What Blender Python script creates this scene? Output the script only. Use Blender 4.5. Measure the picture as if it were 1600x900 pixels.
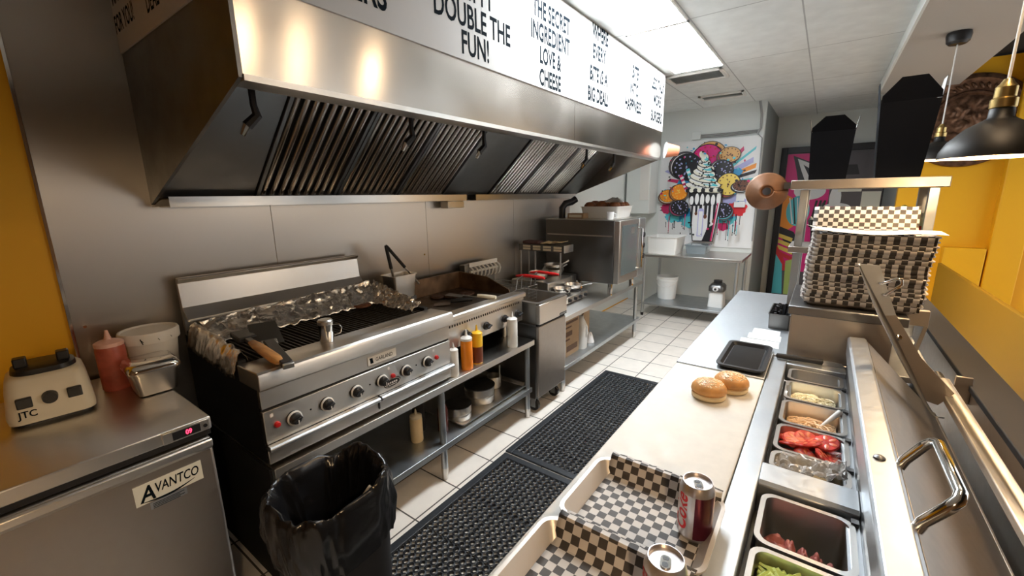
import bpy, math, random
from mathutils import Vector, Matrix, noise
random.seed(7)
PI = math.pi
S = bpy.context.scene
COL = S.collection
for o in list(bpy.data.objects): bpy.data.objects.remove(o)

# ---------------------------------------------------------------- camera
yaw, pitch, roll, fpx = math.radians(36.318), math.radians(12.162), math.radians(-0.926), 658.8
cy, sy, cp, sp = math.cos(yaw), math.sin(yaw), math.cos(pitch), math.sin(pitch)
fw = Vector((-sy*cp, cy*cp, -sp)); rt = Vector((cy, sy, 0)); up = rt.cross(fw)
rt2 = rt*math.cos(roll) + up*math.sin(roll); up2 = -rt*math.sin(roll) + up*math.cos(roll)
cd = bpy.data.cameras.new('camera'); cam = bpy.data.objects.new('camera', cd); COL.objects.link(cam)
cd.sensor_width = 36; cd.lens = fpx/1600*36; cd.clip_start = 0.02
mw = Matrix((rt2, up2, -fw)).transposed().to_4x4(); mw.translation = Vector((0, 0, 1.62))
cam.matrix_world = mw
S.camera = cam

# ---------------------------------------------------------------- light and exposure
S.view_settings.view_transform = 'Standard'; S.view_settings.look = 'None'
S.view_settings.gamma = 1; S.view_settings.use_curve_mapping = False
S.view_settings.exposure = 0.32
PANEL_POWER = 30.0      # emission of the ceiling panels
PENDANT_POWER = 18.0    # watts of a pendant bulb
w = bpy.data.worlds.new('world'); S.world = w; w.use_nodes = True
bg = w.node_tree.nodes['Background']; bg.inputs[0].default_value = (0.93, 0.97, 1.0, 1); bg.inputs[1].default_value = 1.3

# ---------------------------------------------------------------- materials
def mat(name, col, rough=.5, metal=0., bump=0., bscale=40., stretch=None, rvar=0., cvar=0., emit=None, aniso=None, trans=0., ior=1.45, coat=0.):
    m = bpy.data.materials.new(name); m.use_nodes = True
    nt = m.node_tree; b = nt.nodes['Principled BSDF']; I = b.inputs
    I['Base Color'].default_value = (*col, 1); I['Roughness'].default_value = rough; I['Metallic'].default_value = metal
    if emit: I['Emission Color'].default_value = (*col, 1); I['Emission Strength'].default_value = emit
    if trans: I['Transmission Weight'].default_value = trans; I['IOR'].default_value = ior
    if aniso is not None:
        I['Anisotropic'].default_value = .75; I['Anisotropic Rotation'].default_value = aniso
        tg = nt.nodes.new('ShaderNodeTangent'); tg.direction_type = 'RADIAL'; tg.axis = 'Z'; nt.links.new(tg.outputs[0], I['Tangent'])
    if coat: I['Coat Weight'].default_value = coat
    if bump or rvar or cvar:
        tc = nt.nodes.new('ShaderNodeTexCoord'); mp = nt.nodes.new('ShaderNodeMapping')
        nt.links.new(tc.outputs['Object'], mp.inputs['Vector'])
        mp.inputs['Scale'].default_value = stretch or (1, 1, 1)
        nz = nt.nodes.new('ShaderNodeTexNoise'); nz.inputs['Scale'].default_value = bscale; nz.inputs['Detail'].default_value = 4
        nt.links.new(mp.outputs[0], nz.inputs['Vector'])
        if bump:
            bp = nt.nodes.new('ShaderNodeBump'); bp.inputs['Strength'].default_value = bump; bp.inputs['Distance'].default_value = .01
            nt.links.new(nz.outputs['Fac'], bp.inputs['Height']); nt.links.new(bp.outputs[0], I['Normal'])
        if rvar:
            mr = nt.nodes.new('ShaderNodeMapRange'); mr.inputs[1].default_value = .3; mr.inputs[2].default_value = .7
            mr.inputs[3].default_value = max(.02, rough-rvar); mr.inputs[4].default_value = min(1, rough+rvar)
            nt.links.new(nz.outputs['Fac'], mr.inputs[0]); nt.links.new(mr.outputs[0], I['Roughness'])
        if cvar:
            cr = nt.nodes.new('ShaderNodeValToRGB')
            cr.color_ramp.elements[0].position = .3; cr.color_ramp.elements[1].position = .7
            cr.color_ramp.elements[0].color = (*[max(0, c*(1-cvar)) for c in col], 1)
            cr.color_ramp.elements[1].color = (*[min(1, c*(1+cvar)) for c in col], 1)
            nt.links.new(nz.outputs['Fac'], cr.inputs[0]); nt.links.new(cr.outputs[0], I['Base Color'])
    return m
def brick(name, c1, c2, mortar, w, h, ms, rough=.5, off=(0, 0, 0), offset=0., plane='xy', bump=.2):
    m = bpy.data.materials.new(name); m.use_nodes = True; nt = m.node_tree; b = nt.nodes['Principled BSDF']
    tc = nt.nodes.new('ShaderNodeTexCoord'); mp = nt.nodes.new('ShaderNodeMapping'); mp.inputs['Location'].default_value = off
    nt.links.new(tc.outputs['Object'], mp.inputs['Vector'])
    br = nt.nodes.new('ShaderNodeTexBrick'); br.offset = offset; br.squash = 1
    for k, v in (('Scale', 1), ('Brick Width', w), ('Row Height', h), ('Mortar Size', ms), ('Mortar Smooth', .1), ('Bias', 0)): br.inputs[k].default_value = v
    br.inputs['Color1'].default_value = (*c1, 1); br.inputs['Color2'].default_value = (*c2, 1); br.inputs['Mortar'].default_value = (*mortar, 1)
    nt.links.new(mp.outputs[0], br.inputs['Vector'])
    nz = nt.nodes.new('ShaderNodeTexNoise'); nz.inputs['Scale'].default_value = 9; nz.inputs['Detail'].default_value = 6
    nt.links.new(tc.outputs['Object'], nz.inputs['Vector'])
    mx = nt.nodes.new('ShaderNodeMix'); mx.data_type = 'RGBA'; mx.blend_type = 'MULTIPLY'; mx.inputs['Factor'].default_value = .25
    nt.links.new(br.outputs['Color'], mx.inputs['A']); nt.links.new(nz.outputs['Fac'], mx.inputs['B'])
    nt.links.new(mx.outputs['Result'], b.inputs['Base Color'])
    bp = nt.nodes.new('ShaderNodeBump'); bp.inputs['Strength'].default_value = bump; bp.inputs['Distance'].default_value = .003; bp.invert = True
    nt.links.new(br.outputs['Fac'], bp.inputs['Height']); nt.links.new(bp.outputs[0], b.inputs['Normal'])
    b.inputs['Roughness'].default_value = rough
    return m
def checker(name, c1, c2, size, rough=.6):
    m = bpy.data.materials.new(name); m.use_nodes = True; nt = m.node_tree; b = nt.nodes['Principled BSDF']
    uv = nt.nodes.new('ShaderNodeUVMap'); ck = nt.nodes.new('ShaderNodeTexChecker')
    ck.inputs['Scale'].default_value = 1/size; ck.inputs['Color1'].default_value = (*c1, 1); ck.inputs['Color2'].default_value = (*c2, 1)
    nt.links.new(uv.outputs[0], ck.inputs['Vector']); nt.links.new(ck.outputs[0], b.inputs['Base Color']); b.inputs['Roughness'].default_value = rough
    return m
M = {}
ST = (.66, .64, .61)
M['steel'] = mat('brushed_steel', ST, .33, 1, 0, 14, (1, 12, 1), .04)
M['steel_y'] = mat('brushed_steel_lengthwise', ST, .34, 1, 0, 14, (12, 1, 12), .04, aniso=.25)
M['steel_wall'] = mat('steel_wall_sheet', (.52, .49, .45), .34, 1, .05, 1.6, (1, 1, 3.0), .02, aniso=0.)
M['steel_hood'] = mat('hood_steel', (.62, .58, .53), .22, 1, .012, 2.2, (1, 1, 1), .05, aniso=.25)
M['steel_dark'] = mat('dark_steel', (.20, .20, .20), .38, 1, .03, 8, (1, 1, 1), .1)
M['steel_worn'] = mat('worn_steel', (.55, .58, .61), .42, 1, .03, 60, (1, 1, 1), .05)
M['steel_lid'] = mat('satin_steel', (.42, .38, .34), .42, 1, .02, 30, (1, 1, 1), .05)
M['zinc'] = mat('galvanised_steel', (.50, .53, .55), .42, 1, .03, 14, (1, 1, 1), .1)
M['chrome'] = mat('chrome', (.75, .74, .72), .1, 1)
M['foil'] = mat('kitchen_foil', (.86, .82, .76), .26, 1, .25, 60)
M['black'] = mat('black_plastic', (.012, .012, .014), .4)
M['black_matt'] = mat('matt_black', (.010, .010, .012), .7)
M['navy'] = mat('black_card', (.004, .005, .008), .9)
M['navy'].node_tree.nodes['Principled BSDF'].inputs['Specular IOR Level'].default_value = .15
M['blackmetal'] = mat('black_metal', (.02, .019, .018), .45, .6)
M['iron'] = mat('cast_iron', (.025, .022, .02), .6, .5, .3, 60)
M['grate'] = mat('greasy_grate', (.03, .025, .02), .45, .6, .2, 60)
M['plate'] = mat('seasoned_plate', (.055, .042, .032), .4, .5, .1, 12, None, .15, .5)
M['guard'] = mat('browned_steel', (.22, .14, .085), .45, .8, .05, 9, None, .1, .45)
M['rubber'] = mat('black_rubber', (.012, .014, .018), .5, 0, .15, 80)
M['bag'] = mat('black_bin_bag', (.008, .008, .009), .22, 0, .12, 18)
M['shaded_yellow'] = mat('shaded_yellow_wall_paint', (.36, .18, .004), .55, 0, .03, 60)
M['mustard'] = mat('dim_mustard_paint', (.16, .075, .02), .6)
M['yellow'] = mat('yellow_wall_paint', (.83, .42, .004), .5, 0, .03, 60)
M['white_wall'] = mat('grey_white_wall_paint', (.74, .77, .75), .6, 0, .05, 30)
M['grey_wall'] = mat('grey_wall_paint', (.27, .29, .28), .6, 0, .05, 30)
M['soffit'] = mat('grey_soffit_paint', (.46, .43, .39), .7)
M['dark'] = mat('black_ceiling_paint', (.012, .011, .011), .8)
M['sign'] = mat('white_sign_board', (.54, .52, .50), .8)
M['ink'] = mat('black_ink', (.006, .010, .014), .9)
M['ink'].node_tree.nodes['Principled BSDF'].inputs['Specular IOR Level'].default_value = .05
M['white'] = mat('white_plastic', (.78, .76, .72), .4)
M['cream'] = mat('cream_plastic', (.74, .66, .50), .38)
M['offwhite'] = mat('white_bin_plastic', (.80, .80, .78), .42)
M['board'] = mat('cutting_board', (.60, .57, .51), .5, 0, .04, 30, None, .08, .05)
M['red'] = mat('red_plastic', (.55, .015, .015), .35)
M['redlamp'] = mat('red_digits', (1, .03, .08), .4, emit=4)
M['orange'] = mat('orange_sauce', (.85, .25, .01), .35)
M['ysauce'] = mat('yellow_plastic', (.85, .50, .02), .35)
M['brown_sauce'] = mat('brown_sauce', (.16, .04, .015), .35)
M['pink'] = mat('pink_sauce', (.42, .09, .055), .4, 0, 0, 30, None, 0, .2)
M['pinkcap'] = mat('pinkish_cap', (.80, .48, .40), .4)
M['clearw'] = mat('milky_plastic', (.75, .74, .70), .35)
M['wood'] = mat('wood_handle', (.50, .23, .07), .45, 0, .05, 14, (1, 6, 1), 0, .3)
M['copper'] = mat('brown_disc', (.21, .10, .05), .5, .25, .03, 12, None, .1, .3)
M['meat'] = mat('grilled_patty', (.16, .055, .022), .6, 0, .7, 70, None, 0, .5)
M['cooked'] = mat('dark_patty', (.07, .028, .016), .55, 0, .7, 70, None, 0, .5)
M['bun'] = mat('bun_crust', (.62, .30, .09), .42, 0, .08, 25, None, 0, .25)
M['bunbase'] = mat('bun_crumb', (.80, .62, .36), .6)
M['bread'] = mat('brown_roll_crust', (.24, .085, .03), .42, 0, .2, 30, None, 0, .4)
M['sesame'] = mat('sesame', (.85, .68, .42), .5)
M['tomato'] = mat('tomato', (.50, .04, .03), .22, 0, .15, 40, None, 0, .35)
M['cheese'] = mat('shredded_cheese', (.86, .78, .55), .5)
M['onion'] = mat('onion_strips', (.80, .55, .32), .4)
M['lettuce'] = mat('lettuce', (.52, .62, .20), .4)
M['bacon'] = mat('bacon', (.22, .06, .05), .4, 0, .3, 30, None, 0, .5)
M['parch'] = mat('parchment', (.75, .68, .58), .4, 0, .2, 25)
M['slicecheese'] = mat('pale_cheese', (.80, .63, .36), .45)
M['card'] = mat('cardboard', (.40, .27, .16), .75)
M['paper'] = mat('white_paper', (.82, .82, .80), .6)
M['tile'] = brick('floor_tile', (.83, .77, .70), (.86, .80, .73), (.07, .06, .05), .303, .305, .0045, .32, (1.53+.303*3, -1.205+.305*8, 0))
M['ceil'] = brick('ceiling_tile', (.84, .87, .86), (.82, .85, .84), (.45, .47, .47), .61, 1.22, .005, .7, (.86+.61*3, -3.2+1.22*6, 0), 0, bump=.1)
M['check'] = checker('checked_paper', (.045, .038, .034), (.56, .53, .50), .018)
M['panel'] = mat('light_diffuser', (.88, .95, 1.0), .5, emit=PANEL_POWER)
M['bulb'] = mat('warm_bulb', (1.0, .72, .40), .5, emit=14)
M['spot'] = mat('warm_spot', (1.0, .72, .44), .5, emit=200)
M['lampin'] = mat('cream_enamel', (.85, .74, .55), .4)
M['brass'] = mat('brass', (.55, .40, .16), .3, 1)
M['glass'] = mat('dark_oven_glass', (.16, .19, .19), .06, .3)
M['teal'] = mat('clear_tinted_plastic', (.45, .52, .56), .12, 0, trans=.6)
M['green'] = mat('green_cloth', (.30, .33, .09), .8, 0, .2, 60)
M['liner'] = mat('grey_basket_tray', (.40, .36, .33), .45)
M['basketsteel'] = mat('grey_tray_rim', (.62, .58, .54), .35, .3)
M['cansilver'] = mat('can_silver', (.66, .62, .62), .28, .85)
M['candark'] = mat('can_dark_red', (.10, .012, .028), .28, .6)
M['aged'] = mat('burnished_copper', (.16, .085, .05), .42, .8, .5, 22, None, .1, .5)
M['conduit'] = mat('grey_conduit', (.30, .30, .30), .5)
for k, c in dict(p_mag=(.75, .01, .22), p_blk=(.012, .012, .016), p_wht=(.80, .80, .80), p_cyn=(.10, .55, .62), p_org=(.88, .30, .02), p_yel=(.85, .62, .12), p_red=(.65, .02, .03), p_blu=(.03, .30, .58), p_lil=(.42, .42, .72), p_brn=(.16, .06, .03), p_tan=(.72, .40, .13), p_pnk=(.55, .02, .12), p_grn=(.42, .55, .15), p_gry=(.10, .09, .10), p_cream=(.80, .78, .66)).items():
    M[k] = mat('paint_'+k[2:], c, .4)

# ---------------------------------------------------------------- mesh helpers
OFF = {}
class MB:
    def __init__(s): s.v = []; s.f = []; s.mi = []; s.uv = {}; s.m = 0
    def add(s, vs, fs, uvs=None):
        n = len(s.v); s.v += [Vector(v) for v in vs]
        for i, f in enumerate(fs):
            if uvs: s.uv[len(s.f)] = [uvs[k] for k in f]
            s.f.append([n+k for k in f]); s.mi.append(s.m)
        return s
    def box(s, x0, x1, y0, y1, z0, z1):
        x0, x1 = min(x0, x1), max(x0, x1); y0, y1 = min(y0, y1), max(y0, y1); z0, z1 = min(z0, z1), max(z0, z1)
        return s.add([(x0,y0,z0),(x1,y0,z0),(x1,y1,z0),(x0,y1,z0),(x0,y0,z1),(x1,y0,z1),(x1,y1,z1),(x0,y1,z1)],
                     [(3,2,1,0),(4,5,6,7),(0,1,5,4),(1,2,6,5),(2,3,7,6),(3,0,4,7)])
    def prism(s, pts, axis, a, b):
        # pts 2D, extruded along axis from a to b; 'x': (y,z) 'y': (x,z) 'z': (x,y)
        def P(p, t): return {'x': (t, p[0], p[1]), 'y': (p[0], t, p[1]), 'z': (p[0], p[1], t)}[axis]
        n = len(pts); vs = [P(p, a) for p in pts] + [P(p, b) for p in pts]
        fs = [tuple(range(n))[::-1], tuple(range(n, 2*n))] + [(i, (i+1) % n, n+(i+1) % n, n+i) for i in range(n)]
        return s.add(vs, fs)
    def lathe(s, prof, c=(0, 0, 0), n=24, axis='z', sx=1, sy=1, caps=True):
        vs = []; fs = []
        for r, h in prof:
            for k in range(n):
                a = 2*PI*k/n; p = (r*math.cos(a)*sx, r*math.sin(a)*sy, h)
                if axis == 'x': p = (h, p[0], p[1])
                elif axis == 'y': p = (p[0], h, p[1])
                vs.append((p[0]+c[0], p[1]+c[1], p[2]+c[2]))
        L = len(prof)
        for i in range(L-1):
            for k in range(n): fs.append((i*n+k, i*n+(k+1) % n, (i+1)*n+(k+1) % n, (i+1)*n+k))
        if caps and prof[0][0] > 1e-6: fs.append(tuple(range(n))[::-1])
        if caps and prof[-1][0] > 1e-6: fs.append(tuple(range((L-1)*n, L*n)))
        return s.add(vs, fs)
    def cyl(s, p0, p1, r0, r1=None, n=14):
        return s.tube([p0, p1], [r0, r0 if r1 is None else r1], n)
    def tube(s, pts, r, n=8, closed=False):
        pts = [Vector(p) for p in pts]; L = len(pts)
        rs = r if isinstance(r, (list, tuple)) else [r]*L
        vs = []; fs = []; prev = None
        for i, p in enumerate(pts):
            if closed: t = (pts[(i+1) % L]-pts[i-1])
            else: t = pts[min(i+1, L-1)]-pts[max(i-1, 0)]
            t = t.normalized()
            if prev is None:
                a = Vector((0, 0, 1)) if abs(t.z) < .9 else Vector((1, 0, 0)); nrm = t.cross(a).normalized()
            else:
                nrm = prev - t*prev.dot(t)
                nrm = nrm.normalized() if nrm.length > 1e-6 else t.orthogonal().normalized()
            prev = nrm; bn = t.cross(nrm)
            for k in range(n):
                a = 2*PI*k/n; vs.append(p+(nrm*math.cos(a)+bn*math.sin(a))*rs[i])
        for i in range(L if closed else L-1):
            j = (i+1) % L
            for k in range(n): fs.append((i*n+k, i*n+(k+1) % n, j*n+(k+1) % n, j*n+k))
        if not closed: fs += [tuple(range(n))[::-1], tuple(range((L-1)*n, L*n))]
        return s.add(vs, fs)
    def grid(s, nu, nv, f, uv=None, closeu=False):
        vs = [f(i/nu, j/nv) for j in range(nv+1) for i in range(nu if closeu else nu+1)]
        W = nu if closeu else nu+1; fs = []
        for j in range(nv):
            for i in range(nu): fs.append((j*W+i, j*W+(i+1) % W, (j+1)*W+(i+1) % W, (j+1)*W+i))
        uvs = [uv(i/nu, j/nv) for j in range(nv+1) for i in range(W)] if uv else None
        return s.add(vs, fs, uvs)
    def ball(s, c, r, sx=1, sy=1, sz=1, n=12, m=8):
        return s.lathe([(max(1e-7, r*math.sin(PI*i/m)), -r*math.cos(PI*i/m)*sz) for i in range(m+1)], c, n, 'z', sx, sy)
    def xf(s, mtx):
        s.v = [mtx @ v for v in s.v]; return s
def place(loc, rz=0, rx=0, ry=0): return Matrix.Translation(Vector(loc)) @ Matrix.Rotation(rz, 4, 'Z') @ Matrix.Rotation(ry, 4, 'Y') @ Matrix.Rotation(rx, 4, 'X')
def mesh_obj(name, mb, m, origin, bevel=0, smooth=35, solid=0):
    me = bpy.data.meshes.new(name)
    me.from_pydata([v-origin for v in mb.v], [], mb.f)
    for mm in (m if isinstance(m, (list, tuple)) else [m]): me.materials.append(M[mm] if isinstance(mm, str) else mm)
    for p, i in zip(me.polygons, mb.mi): p.material_index = i
    if mb.uv:
        ul = me.uv_layers.new(name='UVMap')
        for fi, us in mb.uv.items():
            for k, li in enumerate(me.polygons[fi].loop_indices): ul.data[li].uv = us[k]
    me.update()
    if smooth:
        for p in me.polygons: p.use_smooth = True
        me.set_sharp_from_angle(angle=math.radians(smooth))
    o = bpy.data.objects.new(name, me); COL.objects.link(o)
    if solid:
        sm = o.modifiers.new('thick', 'SOLIDIFY'); sm.thickness = solid; sm.offset = 0
    if bevel:
        bv = o.modifiers.new('bevel', 'BEVEL'); bv.width = bevel; bv.segments = 2; bv.limit_method = 'ANGLE'; bv.angle_limit = math.radians(40)
        bv.harden_normals = False
    return o
def tag(o, label, cat, group=None, kind=None):
    if label: o['label'] = label
    if cat: o['category'] = cat
    if group: o['group'] = group
    if kind: o['kind'] = kind
    return o
def thing(name, label, cat, loc, group=None):
    o = bpy.data.objects.new(name, None); COL.objects.link(o); o.location = loc; o.empty_display_size = .05
    OFF[o] = Vector(loc); return tag(o, label, cat, group)
def part(name, mb, m, parent, label=None, bevel=0, smooth=35, kind=None, solid=0):
    o = mesh_obj(name, mb, m, OFF[parent], bevel, smooth, solid); o.parent = parent; OFF[o] = OFF[parent]
    if label: o['label'] = label
    if kind: o['kind'] = kind
    return o
def solo(name, label, cat, mb, m, loc, group=None, bevel=0, smooth=35, kind=None, solid=0):
    o = mesh_obj(name, mb, m, Vector(loc), bevel, smooth, solid); o.location = loc; OFF[o] = Vector(loc)
    return tag(o, label, cat, group, kind)
def struct(name, mb, m, bevel=0, smooth=35):
    o = mesh_obj(name, mb, m, Vector((0, 0, 0)), bevel, smooth); o['kind'] = 'structure'; OFF[o] = Vector((0, 0, 0)); return o
def dup(root, loc, rot=None, label=None, group=None, scale=None):
    def cp(o, par):
        c = o.copy(); COL.objects.link(c)
        if par: c.parent = par
        for ch in list(o.children): cp(ch, c)
        return c
    c = cp(root, None); c.location = loc
    if rot is not None: c.rotation_euler = rot
    if label: c['label'] = label
    if group: c['group'] = group
    if scale: c.scale = scale
    return c
def text_mb(body, size, o, right, upv, xs=.75, ex=.0012, bold=.0, shear=0., align='CENTER', spacing=1.):
    cu = bpy.data.curves.new('t', 'FONT'); cu.body = body; cu.size = size; cu.align_x = align; cu.offset = bold*size; cu.shear = shear
    cu.space_character = spacing; cu.resolution_u = 3
    ob = bpy.data.objects.new('t', cu); COL.objects.link(ob); bpy.context.view_layer.update()
    me = bpy.data.meshes.new_from_object(ob.evaluated_get(bpy.context.evaluated_depsgraph_get()))
    right = Vector(right).normalized(); upv = Vector(upv).normalized(); nr = right.cross(upv); o = Vector(o)
    mb = MB(); fs = [tuple(p.vertices) for p in me.polygons]
    # front face and a back copy: a thin raised letter
    mb.add([o+right*v.co.x*xs+upv*v.co.y+nr*ex for v in me.vertices], fs)
    bpy.data.objects.remove(ob); bpy.data.meshes.remove(me); bpy.data.curves.remove(cu)
    return mb
def merge(*ms):
    r = MB()
    for q in ms:
        n = len(r.v); r.v += q.v
        for i, f in enumerate(q.f):
            if i in q.uv: r.uv[len(r.f)] = q.uv[i]
            r.f.append([n+k for k in f]); r.mi.append(q.mi[i])
    return r
def rrect(x0, x1, y0, y1, r, n=5):
    out = []
    for cx, cy_, a0 in ((x1-r, y1-r, 0), (x0+r, y1-r, PI/2), (x0+r, y0+r, PI), (x1-r, y0+r, 3*PI/2)):
        for k in range(n+1): a = a0+PI/2*k/n; out.append((cx+r*math.cos(a), cy_+r*math.sin(a)))
    return out
def loft(rings, capa=True, capb=True):
    # rings: lists of 3D points of equal length
    mb = MB(); n = len(rings[0]); vs = [p for r in rings for p in r]; fs = []
    for i in range(len(rings)-1):
        for k in range(n): fs.append((i*n+k, i*n+(k+1) % n, (i+1)*n+(k+1) % n, (i+1)*n+k))
    if capa: fs.append(tuple(range(n))[::-1])
    if capb: fs.append(tuple(range((len(rings)-1)*n, len(rings)*n)))
    return mb.add(vs, fs)
def panshell(x0, x1, y0, y1, zt, zb, r=.02, rim=.008, t=.0025, taper=.012):
    # open pan: rolled rim, outer wall, inner wall, floor
    def ring(d, z): return [(p[0], p[1], z) for p in rrect(x0+d, x1-d, y0+d, y1-d, max(.004, r-d*.5))]
    return loft([ring(rim+taper, zb), ring(rim, zt-.012), ring(rim, zt-.004), ring(0, zt-.004), ring(0, zt), ring(rim+t, zt), ring(rim+t+taper, zb+t)])

# ================================================================ ROOM
XW = -2.40; YB = 6.4; ZC = 2.75
struct('floor', MB().box(XW-.1, 3.2, -1.6, 8.1, -.1, 0), 'tile')
struct('ceiling', MB().box(XW-.1, .34, -1.6, 8.1, ZC, ZC+.1), 'ceil')
struct('wall_left', MB().box(XW-.1, XW, -1.6, 8.1, 0, ZC), ['yellow'])
struct('wall_added_front', MB().box(XW-.1, 3.2, -1.7, -1.6, 0, 3.0), 'mustard')  # unseen, added so world light enters only from the dining side
struct('wall_added_dining', MB().box(3.2, 3.3, -1.7, 2.6, 0, 3.0), 'mustard')  # unseen, added to keep daylight off the near left wall
# steel cladding sheets on the left wall, with seams between
for i, (y0, y1) in enumerate(((.268, 1.088), (1.091, 2.19), (2.193, 3.3), (3.303, 4.41))):
    struct('trim_%d' % (i+1), MB().box(XW, XW+.006, y0, y1, .02, ZC-.002), 'steel_wall')
mb = MB(); mb.cyl((XW+.006, 2.15, 1.21), (XW+.012, 2.15, 1.21), .006)
mb.cyl((XW+.006, .30, 1.13), (XW+.012, .30, 1.13), .006)
struct('trim_5', mb, 'chrome')
struct('trim_6', MB().box(XW, XW+.003, 4.412, YB, .02, ZC-.002), 'white_wall')
struct('trim_7', MB().box(XW, XW+.012, .256, .267, .02, ZC-.002), 'chrome', .001)
struct('wall_back', MB().box(XW, -.73, YB, YB+.1, 0, ZC), 'white_wall')
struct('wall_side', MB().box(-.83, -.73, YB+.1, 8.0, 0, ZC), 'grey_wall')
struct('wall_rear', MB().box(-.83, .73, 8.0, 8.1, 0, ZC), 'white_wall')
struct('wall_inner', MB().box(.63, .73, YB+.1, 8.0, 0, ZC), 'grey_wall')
# soffit over the counter
struct('trim_8', MB().box(.34, .95, -1.6, YB, 2.66, 2.95), 'soffit')
struct('trim_14', MB().box(.34, .83, YB+.001, 8.1, ZC, ZC+.1), 'white_wall')
struct('trim_9', MB().box(.325, .34, -1.6, YB, 2.655, ZC-.001), 'white_wall')
struct('wall_right', MB().box(.63, 3.2, YB, YB+.1, 0, 2.88), 'yellow')
mb = MB().box(1.385, 1.62, YB-.12, YB, 0, 2.88)
struct('trim_10', mb, 'yellow', .01)
struct('trim_11', MB().box(1.06, 1.37, YB-.13, YB-.001, 0, 1.03), 'yellow', .006)
struct('trim_12', MB().box(.95, 3.2, -1.6, YB+.1, 2.9, 3.0), 'dark')
struct('trim_13', MB().box(.951, 3.2, YB-.005, YB+.05, 2.881, 2.899), 'dark')
# yellow half wall of the dining side, shade put into its darker colour
struct('wall_low', MB().box(1.0, 1.03, .6, 6.05, 0, .89), 'shaded_yellow', .006)
# corner cabinet strip at the back-left
mb = MB().box(-2.36, -2.02, 6.05, 6.398, 1.36, 2.30)
o = thing('wall_cabinet', 'narrow pale grey metal cabinet on the back wall left of the milkshake mural', 'cabinet', (-2.19, 6.22, 1.36))
part('body', mb, 'white_wall', o, bevel=.006)
part('door', MB().box(-2.16, -2.03, 6.04, 6.05, 1.55, 2.16), 'white', o, bevel=.004)

# ---- ceiling lights, vents
def ceiling_light(y0, y1, label):
    t = thing('ceiling_light', label, 'light', (-1.115, (y0+y1)/2, ZC), 'ceiling light panels')
    x0, x1 = -1.30, -.865
    mb = MB()
    for a in ((x0, x0+.012, y0, y1), (x1-.012, x1, y0, y1), (x0, x1, y0, y0+.012), (x0, x1, y1-.012, y1)): mb.box(*a, ZC-.014, ZC-.001)
    part('frame', mb, 'white', t)
    part('diffuser', MB().box(x0+.012, x1-.012, y0+.012, y1-.012, ZC-.011, ZC-.003), 'panel', t)
ceiling_light(1.985, 3.19, 'bright white ceiling light panel nearer the camera, beside the sign')
ceiling_light(3.20, 4.42, 'bright white ceiling light panel farther off, ending before the vent')
def vent(x0, x1, y0, y1, label):
    t = thing('ceiling_vent', label, 'vent', ((x0+x1)/2, (y0+y1)/2, ZC), 'ceiling vents')
    mb = MB()
    for a in ((x0, x0+.03, y0, y1), (x1-.03, x1, y0, y1), (x0, x1, y0, y0+.03), (x0, x1, y1-.03, y1)): mb.box(*a, ZC-.022, ZC-.001)
    part('frame', mb, 'white', t, bevel=.003)
    part('backing', MB().box(x0+.03, x1-.03, y0+.03, y1-.03, ZC-.004, ZC-.001), 'black_matt', t)
    mb = MB(); k = y0+.05
    while k < y1-.05: mb.prism([(k, ZC-.018), (k+.004, ZC-.018), (k+.03, ZC-.005), (k+.026, ZC-.005)], 'x', x0+.03, x1-.03); k += .035
    part('louvre', mb, 'white_wall', t)
vent(-1.42, -.90, 4.50, 4.86, 'square white ceiling vent right behind the light panel')
vent(-1.36, -.88, 5.62, 5.86, 'slim ceiling vent close to the back wall')

# ---- the painted milkshake panel
t = thing('mural_panel', 'white panel painted with a milkshake, cookies and colour splashes above the back table', 'mural', (-1.35, YB-.02, .90))
part('board', MB().box(-1.985, -.735, YB-.02, YB-.001, .90, 2.335), 'p_wht', t)
PN = ['p_wht','p_blk','p_mag','p_cyn','p_org','p_yel','p_red','p_blu','p_lil','p_brn','p_tan','p_pnk','p_grn','p_gry','p_cream']
pi = {n: i for i, n in enumerate(PN)}
class Paint:
    def __init__(s, y, step=.0004): s.mb = MB(); s.y = y; s.st = step
    def poly(s, pts, c):
        s.y -= s.st; s.mb.m = pi[c]; s.mb.add([(p[0], s.y, p[1]) for p in pts], [tuple(range(len(pts)))])
    def disc(s, x, z, rx, rz, c, rot=0, n=26, jit=0, seed=0):
        rr = random.Random(seed); P = []
        for k in range(n):
            a = 2*PI*k/n; q = 1+rr.uniform(-jit, jit); u = rx*q*math.cos(a); v = rz*q*math.sin(a)
            P.append((x+u*math.cos(rot)-v*math.sin(rot), z+u*math.sin(rot)+v*math.cos(rot)))
        s.poly(P, c)
P = Paint(YB-.0202)
R = random.Random(3)
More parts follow.
